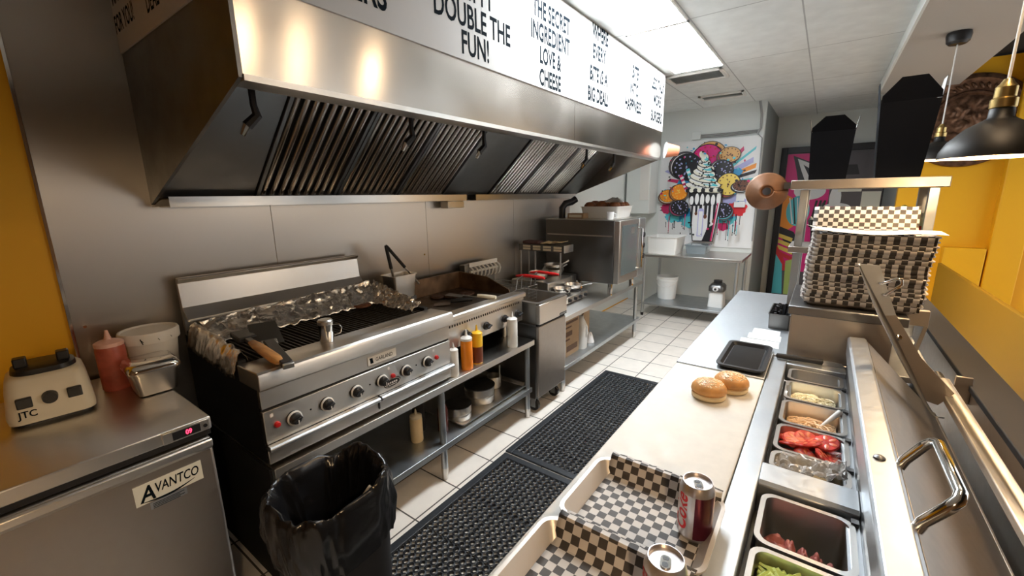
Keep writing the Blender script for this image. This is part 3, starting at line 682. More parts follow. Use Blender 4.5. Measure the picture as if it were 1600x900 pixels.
# ================================================================ EQUIPMENT STANDS
def stand(y0, y1, zt, zs, legs, label):
    t = thing('equipment_stand', label, 'stand', (-1.99, (y0+y1)/2, 0), 'steel equipment stands')
    x0, x1 = -2.36, -1.60
    mb = MB().prism([(x0, zt-.035), (x0, zt), (x1, zt), (x1, zt-.04), (x1-.012, zt-.04), (x1-.012, zt-.012), (x0+.012, zt-.012), (x0+.012, zt-.035)], 'y', y0, y1)
    part('top', mb, 'steel_y', t, bevel=.002)
    mb = MB().prism([(x0+.02, zs-.03), (x0+.02, zs), (x1-.01, zs), (x1-.01, zs-.035), (x1-.02, zs-.035), (x1-.02, zs-.008), (x0+.03, zs-.008), (x0+.03, zs-.03)], 'y', y0+.02, y1-.02)
    part('undershelf', mb, 'zinc', t, bevel=.002)
    for y in legs:
        for x in (x1-.035, x0+.04):
            g = part('leg', MB().cyl((x, y, .05), (x, y, zt-.013), .020, n=14), 'zinc', t)
            part('foot', MB().lathe([(.014, 0), (.017, .004), (.017, .03), (.021, .055), (.021, .075)], (x, y, 0), 12), 'steel', g)
    return t
s_ = stand(.615, 2.445, .605, .235, (.68, 1.53, 2.395), 'long low steel stand carrying the charbroiler and the griddle')
part('side_panel', MB().box(-2.35, -1.625, .604, .614, .03, .60), 'black_matt', s_, 'black sheet added for the dark gap beside the fridge')  # added black sheet standing in for shade between stand and fridge
stand(2.885, 4.72, .663, .225, (2.93, 4.60), 'steel stand behind the fryer carrying the hot plate and oven')

# ================================================================ CHARBROILER
gy0, gy1, gx0, gx1 = .61, 1.605, -2.34, -1.62
t = thing('charbroiler', 'wide gas charbroiler with six black knobs, nearest cooker to the camera', 'grill', (-1.98, 1.1, .605))
part('body', MB().box(gx0, gx1-.02, gy0+.003, gy1-.003, .64, .93), 'black_matt', t, bevel=.003)
part('side_panel', MB().prism([(gx0, .62), (gx0, 1.02), (gx1-.06, .955), (gx1-.02, .93), (gx1-.02, .62)], 'y', gy0, gy0+.003), 'black', t)
part('side_panel', MB().prism([(gx0, .62), (gx0, 1.02), (gx1-.06, .955), (gx1-.02, .93), (gx1-.02, .62)], 'y', gy1-.003, gy1), 'steel_dark', t)
for x in (gx0+.06, gx1-.09):
    for y in (gy0+.07, gy1-.07): part('foot', MB().lathe([(.018, .605), (.022, .612), (.022, .642)], (x, y, 0), 12), 'black', t)
# splash back
mb = MB().prism([(gx0, .93), (gx0, 1.275), (gx0+.012, 1.287), (gx0+.03, 1.287), (gx0+.036, 1.28), (gx0+.016, 1.262), (gx0+.028, 1.15), (gx0+.075, 1.10), (gx0+.075, 1.09), (gx0+.02, 1.12), (gx0+.02, .93)], 'y', gy0, gy1-.07)
part('backsplash', mb, 'steel', t, bevel=.002)
# fire box walls and grate
mb = MB().box(gx0+.06, gx1-.16, gy0+.003, gy0+.03, .93, 1.01).box(gx0+.06, gx1-.16, gy1-.03, gy1-.003, .93, 1.01).box(gx0+.02, gx0+.07, gy0+.003, gy1-.003, .93, 1.04)
part('firebox_wall', mb, 'iron', t)
for k in range(6):
    ya = gy0+.032+k*(gy1-gy0-.064)/6; yb = ya+(gy1-gy0-.064)/6-.006
    mb = MB(); n = 7
    for i in range(n):
        y = ya+(yb-ya)*(i+.5)/n
        mb.prism([(y-.006, .978), (y-.004, .995), (y+.004, .995), (y+.006, .978)], 'x', gx0+.075, gx1-.165)
    mb.box(gx0+.075, gx0+.09, ya, yb, .972, .985).box(gx1-.18, gx1-.165, ya, yb, .972, .985)
    part('grate', mb, 'grate', t)
part('radiant_bed', MB().box(gx0+.07, gx1-.16, gy0+.03, gy1-.03, .932, .945), 'black_matt', t)
# front ledge with rounded nose
mb = MB().prism([(gx1-.16, .96), (gx1-.16, .998), (gx1+.004, 1.003), (gx1+.014, .996), (gx1+.018, .985), (gx1+.018, .935), (gx1+.012, .93), (gx1-.16, .93)], 'y', gy0-.004, gy1+.02)
part('front_ledge', mb, 'steel_y', t, bevel=.003)
part('upper_panel', MB().box(gx1-.022, gx1-.002, gy0, gy1, .852, .931), 'steel_y', t, bevel=.002)
part('gap', MB().box(gx1-.022, gx1-.012, gy0, gy1, .842, .853), 'black_matt', t)
cp_ = part('control_panel', MB().box(gx1-.022, gx1, gy0, gy1, .706, .842), 'steel_y', t, bevel=.003)
part('grease_drawer', MB().box(gx1-.02, gx1-.001, gy0, gy1, .622, .688), 'steel_y', t, bevel=.003)
mb = MB()
for a, b in ((gy0-.002, gy0+.50), (gy0+.507, gy1+.004)):
    mb = merge(mb, MB().prism([(gx1, .706), (gx1+.022, .704), (gx1+.030, .697), (gx1+.030, .688), (gx1+.022, .683), (gx1, .683)], 'y', a, b))
part('drawer_handle', mb, 'steel_worn', t, bevel=.003)
part('drawer_clip', MB().box(gx1, gx1+.006, gy0+.50, gy0+.507, .64, .69), 'black', t)
for i, y in enumerate((.719, .858, 1.0, 1.138, 1.282, 1.424)):
    k = part('knob', MB().lathe([(.030, 0), (.030, .006), (.027, .010), (.024, .012), (.021, .028), (.018, .030), (0, .030)], n=24).xf(Matrix.Translation((gx1, y, .775)) @ Matrix.Rotation(PI/2, 4, 'Y')), 'black', t)
    part('dial_ring', MB().lathe([(.0245, .0115), (.0275, .0115), (.0285, .0095), (.0300, .0075), (.0295, .0110), (.0245, .0130)], n=24, caps=False).xf(Matrix.Translation((gx1+.0015, y, .775)) @ Matrix.Rotation(PI/2, 4, 'Y')), 'white', k, 'white ring round the knob')
    part('grip', MB().box(-.006, .006, -.019, .019, .028, .040).xf(Matrix.Translation((gx1, y, .775)) @ Matrix.Rotation(PI/2, 4, 'Y') @ Matrix.Rotation(.35, 4, 'Z')), 'black', k, bevel=.003)
    part('pointer', MB().box(-.002, .002, 0, .020, .040, .041).xf(Matrix.Translation((gx1, y, .775)) @ Matrix.Rotation(PI/2, 4, 'Y') @ Matrix.Rotation(.35-PI/2-.3, 4, 'Z')), 'white', k, 'white pointer line')
for y in (.655, 1.205, 1.497):
    part('ignition_button', MB().lathe([(.012, 0), (.012, .006), (.009, .012), (0, .013)], n=14).xf(Matrix.Translation((gx1, y, .775)) @ Matrix.Rotation(PI/2, 4, 'Y')), 'red', t, 'red push button')
mb = MB()
for y in (.64, 1.185, 1.48): mb.box(gx1, gx1+.001, y-.006, y+.006, .812, .826)
for y in (.79, 1.075, 1.355): mb.cyl((gx1, y, .778), (gx1+.0012, y, .778), .004, n=10)
mb.mi = [0]*18+[1]*(len(mb.f)-18)
part('panel_marks', mb, ['white', 'ink'], t, smooth=0)
b = part('name_plate', MB().box(gx1-.002, gx1+.002, 1.075, 1.235, .868, .910), 'white', t, bevel=.001)
part('lettering', merge(text_mb('GARLAND', .026, (gx1+.002, 1.165, .880), (0, 1, 0), (0, 0, 1), .8, .0004, .01), MB().prism([(1.088, .876), (1.104, .876), (1.10, .902), (1.084, .902)], 'x', gx1+.002, gx1+.0025)), 'ink', b, smooth=0)
b = part('oval_badge', MB().lathe([(0, 0), (.05, 0), (.05, .002), (0, .0021)], n=28, sy=1, sx=.42).xf(Matrix.Translation((gx1+.0005, 1.20, .742)) @ Matrix.Rotation(.1, 4, 'X') @ Matrix.Rotation(PI/2, 4, 'Y')), 'black', t, 'black oval maker badge')
mb = MB()
mb.mi = []
for k in range(28):
    a, c = 2*PI*k/28, 2*PI*(k+1)/28; mb.add([(gx1+.0028, 1.20+.047*math.cos(q)*r_, .742+.0195*math.sin(q)*r_) for q, r_ in ((a, 1), (c, 1), (c, .93), (a, .93))], [(0, 1, 2, 3)])
for k in range(5): mb.box(gx1+.0026, gx1+.003, 1.172+.012*k, 1.180+.012*k, .738+.002*(k % 2), .748)
mb.box(gx1+.0026, gx1+.003, 1.176, 1.224, .731, .734)
part('badge_marks', mb, 'white', b, smooth=0)
# foil: crumpled sheets
def foil(name, label, f, nu, nv, amp, sc, loc):
    def g(u, v):
        p = Vector(f(u, v)); q = p*sc
        d = Vector((noise.noise(q), noise.noise(q+Vector((7, 3, 1))), noise.noise(q+Vector((1, 9, 4)))))
        d2 = Vector((noise.noise(q*2.7), noise.noise(q*2.7+Vector((7, 3, 1))), noise.noise(q*2.7+Vector((1, 9, 4)))))
        return p+d*amp+d2*amp*.5
    return solo(name, label, 'foil', MB().grid(nu, nv, g), 'foil', loc, 'foil sheets round the grill', smooth=25, solid=.0012)
def fb(u, v): return (gx0+.075+.12*(1-v)**1.3, gy0+.04+u*(gy1-gy0-.08), 1.0+.085*v+.04*u*v)
foil('foil_sheet', 'crumpled foil along the back of the grill below the splash plate', fb, 110, 16, .011, 26, (gx0+.1, 1.1, 1.0))
def fl(u, v):
    x = gx0+.08+u*(gx1-.17-gx0-.08); s = abs(v*2-1)
    return (x, gy0+.022+(v-.5)*(.085 if v < .5 else .05), 1.085-.07*s**2*(1.45 if v < .5 else .8)-.045*u)
foil('foil_sheet', 'crumpled foil folded over the left wall of the grill', fl, 90, 20, .008, 22, (-2.0, gy0+.02, 1.0))
def fr(u, v):
    x = gx0+.09+u*(gx1-.20-gx0-.09); return (x, gy1-.09+.075*v, 1.0+.125*v*(1-.75*u))
foil('foil_sheet', 'crumpled foil standing along the right wall of the grill by the griddle', fr, 80, 16, .013, 30, (-2.0, gy1-.05, 1.0))
# patty on the grill, mug, spatula
def patty(loc, r, h, label, m='meat'):
    x, y, z = loc
    def g(u, v):
        a = 2*PI*u; rr = r*(1+.08*noise.noise(Vector((math.cos(a)*2, math.sin(a)*2, z*9+x*7))))
        prof = [(.0, 0), (.8, 0), (1.0, .3), (1.0, .65), (.85, 1), (.5, 1.05), (.0, 1.05)]
        k = min(int(v*6), 5); f = v*6-k; p = prof[k]; q = prof[k+1]; R_ = p[0]+(q[0]-p[0])*f; H_ = p[1]+(q[1]-p[1])*f
        n_ = .12*noise.noise(Vector((x+rr*R_*math.cos(a), y+rr*R_*math.sin(a), z))*60)
        return (x+rr*R_*math.cos(a), y+rr*R_*math.sin(a), z+h*max(0, H_+n_*(H_ > .5)))
    return solo('burger_patty', label, 'burger patty', MB().grid(24, 12, g, closeu=True), m, loc, 'burger patties', smooth=60)
patty((-2.17, 1.43, .996), .058, .018, 'browned burger patty alone on the charbroiler grate')
t = thing('shaker_mug', 'small steel shaker mug with handle on the front ledge of the grill', 'mug', (-1.745, .965, 1.0))
x, y, z = -1.745, .962, 1.001
part('body', MB().lathe([(.030, z), (.031, z+.003), (.031, z+.085), (.029, z+.085), (.029, z+.004), (0, z+.004)], (x, y, 0), 24), 'chrome', t)
part('lid', MB().lathe([(.033, z+.080), (.033, z+.094), (.028, z+.100), (0, z+.102)], (x, y, 0), 24), 'steel', t)
part('handle', MB().tube([(x+.02, y+.022, z+.075), (x+.03, y+.045, z+.074), (x+.034, y+.056, z+.055), (x+.032, y+.05, z+.032), (x+.024, y+.024, z+.026)], .0035, 8), 'chrome', t)
def axis_frame(p0, p1):
    p0 = Vector(p0); x = (Vector(p1)-p0).normalized(); y = Vector((0, 0, 1)).cross(x).normalized(); z = x.cross(y)
    m = Matrix((x, y, z)).transposed().to_4x4(); m.translation = p0; return m
t = thing('grill_spatula', 'wide dark steel turner with a black handle lying on the left corner of the grill', 'spatula', (-1.80, .75, 1.01))
mx = axis_frame((-1.83, .757, 1.030), (-2.03, .815, 1.082))
part('blade', loft([[(p[0], p[1], zz) for p in rrect(-.005, .20, -.056, .056, .006)] for zz in (-.001, .0015)]).xf(mx), 'steel_dark', t)
part('ferrule', MB().box(-.012, .02, -.030, .030, -.006, .012).xf(mx), 'steel', t, bevel=.003)
mx = axis_frame((-1.84, .757, 1.036), (-1.50, .685, 1.012))
part('handle', loft([[(p[0], p[1], zz) for p in rrect(.0, .285, -.021, .021, .010)] for zz in (-.008, .014)]).xf(mx), 'black', t, bevel=.004)
part('end_cap', MB().box(.286, .300, -.020, .020, -.008, .013).xf(mx), 'zinc', t, bevel=.003)
t = thing('grill_brush', 'scraper with a long pale wooden handle lying left of the dark turner on the grill', 'scraper', (-1.74, .70, 1.01))
mx = axis_frame((-1.90, .71, 1.045), (-1.52, .684, 1.018))
part('head', MB().box(-.13, -.02, -.035, .035, -.012, .012).xf(mx), 'black', t, bevel=.005)
part('ferrule', MB().box(-.025, .03, -.012, .012, -.008, .008).xf(mx), 'steel_dark', t, bevel=.002)
part('handle', MB().lathe([(0, .02), (.016, .025), (.022, .08), (.024, .17), (.025, .26), (.019, .30), (0, .312)], n=16, axis='x', sx=1, sy=.6).xf(mx), 'wood', t, 'pale wooden handle', smooth=60)
# pan and tongs behind the grill's right end
t = thing('steam_pan', 'small steel pan with tongs in it between grill and griddle', 'pan', (-2.22, 1.78, .95))
part('pan', panshell(-2.30, -2.15, 1.67, 1.87, 1.135, .985, .02), 'steel', t, smooth=50)
part('bracket', MB().box(-2.30, -2.16, 1.69, 1.85, .96, .985), 'steel_dark', t)
t = thing('tongs', 'kitchen tongs with black grips standing in the steel pan behind the grill', 'tongs', (-2.22, 1.78, 1.0))
a = Vector((-2.22, 1.75, 1.0)); 
for q in (Vector((-2.235, 1.655, 1.31)), Vector((-2.20, 1.70, 1.30))): pass
tip = Vector((-2.215, 1.675, 1.335))
for e in (Vector((-2.235, 1.725, 1.14)), Vector((-2.20, 1.835, 1.14))):
    g = part('arm', MB().tube([tip, tip+(e-tip)*.06, e, e+(e-tip)*.45], [.006, .007, .007, .008], 8), 'steel', t)
    part('grip', MB().tube([tip, tip+(e-tip)*.05, tip+(e-tip)*.80], [.008, .011, .011], 8), 'black', g, 'black grip')

# ================================================================ GRIDDLE
ry0, ry1, rx0, rx1 = 1.65, 2.445, -2.33, -1.70
t = thing('griddle', 'flat-top griddle with browned splash walls between charbroiler and fryer', 'griddle', (-1.98, 2.02, .605))
part('body', MB().box(rx0, rx1-.10, ry0+.004, ry1-.004, .70, .895), 'steel_dark', t, bevel=.003)
for x in (rx0+.05, rx1-.13):
    for y in (ry0+.06, ry1-.06): part('leg', MB().lathe([(.017, .605), (.022, .615), (.022, .70)], (x, y, 0), 12), 'steel', t)
part('plate', MB().box(rx0+.01, rx1-.12, ry0+.012, ry1-.012, .895, .915), 'plate', t, bevel=.003)
mb = MB().box(rx0, rx0+.012, ry0, ry1, .89, 1.045)
part('splash_wall', mb, 'guard', t, 'browned rear splash wall', bevel=.002)
for y in (ry0, ry1-.010):
    part('splash_wall', MB().prism([(rx0+.012, .89), (rx0+.012, 1.045), (rx0+.30, 1.03), (rx1-.12, .955), (rx1-.10, .89)], 'y', y, y+.010), 'guard', t, bevel=.002)
mb = MB().prism([(rx1-.10, .89), (rx1-.10, .938), (rx1+.010, .950), (rx1+.020, .944), (rx1+.020, .918), (rx1+.0, .912), (rx1-.0, .89)], 'y', ry0-.01, ry1+.008)
part('front_ledge', mb, 'steel_y', t, bevel=.003)
part('grease_channel', MB().box(rx1-.12, rx1-.10, ry0+.01, ry1-.01, .89, .905), 'black_matt', t)
cp_ = part('control_panel', MB().box(rx1-.10, rx1-.008, ry0, ry1, .735, .889), 'steel_y', t, bevel=.003)
mb = MB(); k = ry0+.02
while k < ry1-.03: mb.box(rx1-.008, rx1-.0065, k, k+.010, .870, .884); k += .022
part('vent_slot', mb, 'black_matt', cp_)
for y in (1.83, 2.03, 2.23, 2.38):
    kb = part('knob', MB().lathe([(.027, 0), (.027, .008), (.021, .012), (.019, .028), (0, .03)], n=20).xf(Matrix.Translation((rx1-.008, y, .80)) @ Matrix.Rotation(PI/2, 4, 'Y')), 'black', t)
    part('grip', MB().box(-.005, .005, -.02, .02, .028, .04).xf(Matrix.Translation((rx1-.008, y, .80)) @ Matrix.Rotation(PI/2, 4, 'Y') @ Matrix.Rotation(.3, 4, 'Z')), 'black', kb, bevel=.002)
b = part('oval_badge', MB().lathe([(0, 0), (.03, 0), (.03, .002), (0, .0021)], n=24, sy=1, sx=.5).xf(Matrix.Translation((rx1-.0075, 2.325, .765)) @ Matrix.Rotation(PI/2, 4, 'Y')), 'black', t)
for (p, r, l) in (((-2.12, 2.14, .916), .056, 'dark burger patty at the front of the three on the griddle'), ((-2.19, 2.07, .916), .055, 'dark burger patty at the back left of the three on the griddle'), ((-2.08, 2.265, .916), .056, 'dark burger patty at the back right of the three on the griddle')):
    patty(p, r, .02, l, 'cooked')
t = thing('griddle_spatula', 'turner with a cream handle lying across the griddle front', 'spatula', (-1.85, 2.10, .94))
mx = place((-1.90, 2.13, .955), math.radians(20), ry=math.radians(3))
part('blade', loft([[(p[0], p[1], zz) for p in rrect(-.20, -.07, -.038, .038, .006)] for zz in (-.001, .001)]).xf(mx @ place((0, 0, -.008))), 'steel_dark', t)
part('shank', MB().box(-.075, .04, -.008, .008, -.006, -.001).xf(mx), 'steel', t)
part('handle', MB().lathe([(0, .03), (.013, .032), (.015, .06), (.015, .15), (.013, .165), (0, .168)], n=14, axis='x').xf(mx @ place((0, 0, .006))), 'cream', t, 'cream rounded handle', smooth=60)
t = thing('griddle_spatula', 'black-handled scraper lying next to the cream-handled turner on the griddle', 'spatula', (-1.86, 1.97, .94))
mx = place((-1.93, 2.02, .930), math.radians(42), ry=math.radians(-4))
part('blade', loft([[(p[0], p[1], zz) for p in rrect(-.17, -.06, -.036, .036, .006)] for zz in (-.001, .001)]).xf(mx), 'steel_dark', t)
part('handle', MB().lathe([(0, -.06), (.011, -.055), (.014, -.02), (.014, .09), (0, .094)], n=14, axis='x').xf(mx @ place((0, 0, .013))), 'black', t, smooth=60)

# ================================================================ FRYER
ky0, ky1, kx0, kx1 = 2.515, 2.865, -2.34, -1.575
ky0 = 2.462
t = thing('deep_fryer', 'tall stainless deep fryer on casters with a rear basket hanger', 'fryer', (-1.95, 2.64, 0))
part('cabinet', MB().box(kx0, kx1-.03, ky0+.006, ky1-.006, .12, .70), 'steel_dark', t, bevel=.003)
d = part('door', MB().box(kx1-.029, kx1-.002, ky0+.004, ky1-.004, .14, .695), 'steel_lid', t, bevel=.006)
part('door_gap', MB().box(kx1-.029, kx1-.012, ky0+.006, ky1-.006, .696, .712), 'black_matt', t)
fp = part('front_panel', MB().box(kx1-.03, kx1+.008, ky0, ky1, .713, .862), 'steel_y', t, bevel=.006)
b = part('badge', MB().box(kx1+.008, kx1+.010, ky1-.115, ky1-.01, .717, .737), 'black', t)
mb = MB()
for k in range(5): mb.box(kx1+.0101, kx1+.0105, ky1-.108+.020*k, ky1-.095+.020*k, .721, .733)
part('badge_marks', mb, 'zinc', b, smooth=0)
# tank: rim and well
mb = panshell(kx0+.06, kx1+.006, ky0, ky1, .872, .62, .03, .03, .004, .02)
part('tank', mb, 'steel', t)
part('oil', MB().prism(rrect(kx0+.11, kx1-.05, ky0+.05, ky1-.05, .03), 'z', .74, .745), mat('frying_oil', (.10, .045, .012), .06), t)
mb = MB().box(kx0, kx0+.055, ky0+.01, ky1-.01, .87, 1.09)
part('flue', mb, 'steel_dark', t, 'dark flue riser at the wall', bevel=.004)
h = part('basket_hanger', MB().box(kx0+.055, kx0+.062, ky0+.06, ky1+.02, 1.065, 1.10).box(kx0+.055, kx0+.075, ky0+.06, ky1+.02, 1.020, 1.035), 'white', t, 'pale slotted basket hanger bar')
for k in range(8):
    y = ky0+.075+k*.05
    mb = MB().tube([(kx0+.060, y, 1.065), (kx0+.085, y, 1.05), (kx0+.095, y, 1.02), (kx0+.085, y, .985), (kx0+.070, y, .97)], .006, 6); part('hook', mb, 'white', h)
for x in (kx0+.10, kx1-.08):
    for y in (ky0+.06, ky1-.05):
        c = part('caster', MB().cyl((x, y-.015, .045), (x, y+.015, .045), .045, n=16), 'black', t)
        part('fork', MB().box(x-.02, x+.02, y-.022, y-.017, .03, .12).box(x-.02, x+.02, y+.017, y+.022, .03, .12), 'zinc', c)
def fry_basket(y, dx, label):
    t = thing('fryer_basket', label, 'fryer basket', (-1.95+dx, y, .84), 'fryer baskets')
    x0, x1, w_, z0, z1 = -2.22+dx, -1.82+dx, .065, .80, .93
    mb = MB()
    mb.tube([(x0, y-w_, z1), (x1, y-w_, z1), (x1, y+w_, z1), (x0, y+w_, z1)], .004, 6, True)
    for i in range(12):
        xx = x0+(x1-x0)*i/11; mb.tube([(xx, y-w_, z1), (xx, y-w_*.85, z0), (xx, y+w_*.85, z0), (xx, y+w_, z1)], .0016, 4)
    for i in range(1, 5):
        zz = z0+(z1-z0)*i/5; ww = w_*(.85+.15*i/5); mb.tube([(x0, y-ww, zz), (x1, y-ww, zz), (x1, y+ww, zz), (x0, y+ww, zz)], .0016, 4, True)
    part('mesh', mb, 'zinc', t)
    part('frame', MB().tube([(x1, y-.03, z1), (x1+.01, y-.03, z1+.085), (x1+.05, y-.012, z1+.115), (x1+.05, y+.012, z1+.115), (x1+.01, y+.03, z1+.085), (x1, y+.03, z1)], .004, 6), 'zinc', t)
    part('handle', MB().tube([(x1-.02, y, z1+.105), (x1+.06, y, z1+.115), (x1+.20, y, z1+.112), (x1+.235, y, z1+.11)], [.008, .012, .012, .008], 10), 'red', t, 'red dipped handle', smooth=60)
fry_basket(2.56, .0, 'wire fryer basket with red handle, nearer the griddle')
fry_basket(2.74, .01, 'wire fryer basket with red handle, nearer the oven')

# ================================================================ THINGS ON THE FIRST STAND
squeeze('squeeze_bottle', 'slim white squeeze bottle standing against the grill corner', (-1.645, 1.655, .605), .20, .028, 'clearw', 'white', 'squeeze bottles on the stand')
squeeze('squeeze_bottle', 'orange sauce squeeze bottle with a pale tip beside the yellow one', (-1.652, 1.775, .605), .245, .036, 'ysauce', 'white', 'squeeze bottles on the stand', None, 0, None)
bpy.data.objects['squeeze_bottle.002'].children[0].data.materials[0] = M['orange']
t = squeeze('squeeze_bottle', 'yellow-capped squeeze bottle half full of brown sauce', (-1.665, 1.885, .605), .245, .036, 'ysauce', 'ysauce', 'squeeze bottles on the stand', 'brown_sauce', .11)
squeeze('squeeze_bottle', 'tall milky white squeeze bottle standing below the griddle knobs', (-1.65, 2.24, .605), .25, .036, 'clearw', 'white', 'squeeze bottles on the stand')
# undershelf
squeeze('salt_bottle', 'tan round bottle on the lower shelf behind the bin', (-1.78, 1.46, .235), .20, .036, 'bunbase', 'cream')
t = thing('sauce_bottle', 'dark red bottle with a cream cap beside the stand leg on the lower shelf', 'bottle', (-1.73, 1.625, .235))
part('body', MB().lathe([(.030, .236), (.032, .242), (.032, .38), (.016, .42), (.014, .44), (0, .44)], (-1.73, 1.625, 0), 18), mat('brown_bottle', (.10, .018, .012), .2), t)
part('cap', MB().lathe([(.017, .43), (.017, .47), (0, .471)], (-1.73, 1.625, 0), 14), 'cream', t)
t = thing('sauce_bottle', 'dark bottle standing behind the tan one on the lower shelf', 'bottle', (-1.86, 1.55, .235))
part('body', MB().lathe([(.036, .236), (.038, .242), (.038, .40), (.018, .44), (.016, .46), (0, .46)], (-1.86, 1.55, 0), 18), 'black', t)
part('cap', MB().lathe([(.019, .45), (.019, .48), (0, .481)], (-1.86, 1.55, 0), 14), 'black_matt', t)
t = thing('sheet_pan', 'shallow aluminium sheet pan on the lower shelf carrying the pots', 'pan', (-1.87, 2.07, .235))
part('pan', panshell(-2.12, -1.635, 1.70, 2.42, .262, .2355, .03, .010, .002, .012), 'steel', t, smooth=50)
def pot(x, y, z, r, h, label, lid=True):
    t = thing('steel_pot', label, 'pot', (x, y, z), 'pots on the sheet pan')
    part('body', MB().lathe([(r*.96, z), (r, z+.006), (r, z+h*.48), (r+.003, z+h*.5), (r, z+h*.52), (r, z+h), (r-.003, z+h), (r-.003, z+.006), (0, z+.006)], (x, y, 0), 32), 'steel', t, smooth=50)
    if lid: part('lid', MB().lathe([(r+.003, z+h+.001), (r+.003, z+h+.006), (r*.5, z+h+.014), (.02, z+h+.018), (0, z+h+.018)], (x, y, 0), 32), 'steel_dark', t, 'dark domed lid')
pot(-1.77, 1.80, .2385, .085, .085, 'squat steel pot with dark lid nearest the middle leg')
pot(-1.81, 2.06, .2385, .105, .105, 'larger squat steel pot with dark lid at the middle of the sheet pan')
t = thing('steel_jug', 'steel cup with an upright handle at the back of the sheet pan', 'cup', (-1.83, 2.28, .2385))
part('body', MB().lathe([(.045, .239), (.05, .245), (.055, .33), (.052, .33), (.046, .246), (0, .246)], (-1.85, 2.27, 0), 20), 'steel', t)
part('handle', MB().box(-1.80, -1.79, 2.265, 2.28, .28, .42), 'steel', t, bevel=.004)

# ================================================================ THINGS ON THE SECOND STAND
hz = .6635
t = thing('hot_plate', 'stepped silver hot plate with black front knobs carrying frying pans', 'hot plate', (-2.0, 3.45, hz))
mb = MB().prism([(-2.33, hz+.02), (-2.33, hz+.20), (-1.95, hz+.20), (-1.93, hz+.19), (-1.93, hz+.09), (-1.77, hz+.085), (-1.75, hz+.075), (-1.75, hz+.02)], 'y', 3.17, 3.60)
part('body', mb, 'steel', t, bevel=.004)
for x in (-2.28, -1.80):
    for y in (3.21, 3.56): part('foot', MB().cyl((x, y, hz), (x, y, hz+.02), .018, n=12), 'black', t)
for x, y, z in ((-1.845, 3.275, .09), (-1.845, 3.48, .09), (-2.12, 3.31, .2005), (-2.10, 3.56, .2005)): part('burner', MB().lathe([(.078, hz+z-.003), (.078, hz+z+.006), (.070, hz+z+.010), (0, hz+z+.010)], (x, y, 0), 28), 'iron', t)
for y in (3.24, 3.34, 3.44, 3.54): part('knob', MB().cyl((-1.75, y, hz+.048), (-1.728, y, hz+.048), .016, .014, 14), 'black', t)
part('sticker', MB().box(-1.7495, -1.7485, 3.175, 3.205, hz+.028, hz+.075), 'white', t)
part('side_box', MB().box(-2.33, -1.93, 3.605, 3.715, hz+.001, hz+.199), 'steel_dark', t, bevel=.003)
def pan(x, y, z, r, h, ang, label, m='steel', hl=.17, group='frying pans on the hot plate', hm=None):
    t = thing('frying_pan', label, 'pan', (x, y, z), group)
    part('body', MB().lathe([(r*.75, z), (r*.8, z+.002), (r*.97, z+h*.7), (r, z+h), (r-.003, z+h), (r*.78, z+.005), (0, z+.005)], (x, y, 0), 30), m, t, smooth=50)
    c, s_ = math.cos(ang), math.sin(ang)
    part('handle', MB().tube([(x+c*r*.95, y+s_*r*.95, z+h*.8), (x+c*(r+.05), y+s_*(r+.05), z+h+.012), (x+c*(r+hl), y+s_*(r+hl), z+h+.022)], [.007, .009, .010], 8), hm or m, t)
    return t
pan(-1.845, 3.275, hz+.1005, .082, .045, math.radians(-50), 'small steel frying pan at the front left of the hot plate', hm='black')
pan(-1.845, 3.48, hz+.1005, .084, .045, math.radians(15), 'steel frying pan at the front right of the hot plate', hl=.10)
pan(-2.12, 3.31, hz+.211, .095, .055, math.radians(100), 'shallow steel pan on the raised rear burner of the hot plate', hl=.08)
t = pan(-2.10, 3.56, hz+.211, .10, .05, math.radians(75), 'lower of two stacked steel pans on the raised rear of the hot plate', hl=.08)
pan(-2.10, 3.56, hz+.2615, .10, .045, math.radians(60), 'upper of two stacked steel pans on the raised rear of the hot plate', hl=.07)
t = thing('food_scrap', 'white food heap in the front left frying pan', 'food', (-1.90, 3.275, hz+.12))
OFF_ = None
def mound(name, label, x, y, z, r, h, m, seed, cat='food', group=None):
    def g(u, v):
        a = 2*PI*u; rr = r*v*(1+.12*noise.noise(Vector((math.cos(a), math.sin(a), seed)))); p = Vector((x+rr*math.cos(a), y+rr*math.sin(a), 0))
        return (p.x, p.y, z+h*(1-v*v)+.25*h*noise.noise(p*70+Vector((0, 0, seed)))*(1-v**3))
    return MB().grid(28, 9, g, closeu=True)
bpy.data.objects.remove(t)
solo('food_heap', 'pale food heap in the front left frying pan', 'food', mound('', '', -1.845, 3.275, hz+.1065, .055, .028, '', 2), 'p_cream', (-1.845, 3.275, hz+.106))
solo('food_heap', 'pale food heap in the front right frying pan', 'food', mound('', '', -1.845, 3.48, hz+.1065, .056, .025, '', 5), 'p_cream', (-1.845, 3.48, hz+.106))
t = thing('bread_slice', 'toasted bread heel leaning beside the front right frying pan', 'bread', (-1.88, 3.59, hz+.09))
mx = place((-1.862, 3.585, hz+.092), math.radians(10))
part('crumb', MB().prism([(.055*math.cos(a*PI/8), .05*math.sin(a*PI/8)-.0) for a in range(9)], 'y', -.012, .012).xf(mx), 'bun', t)
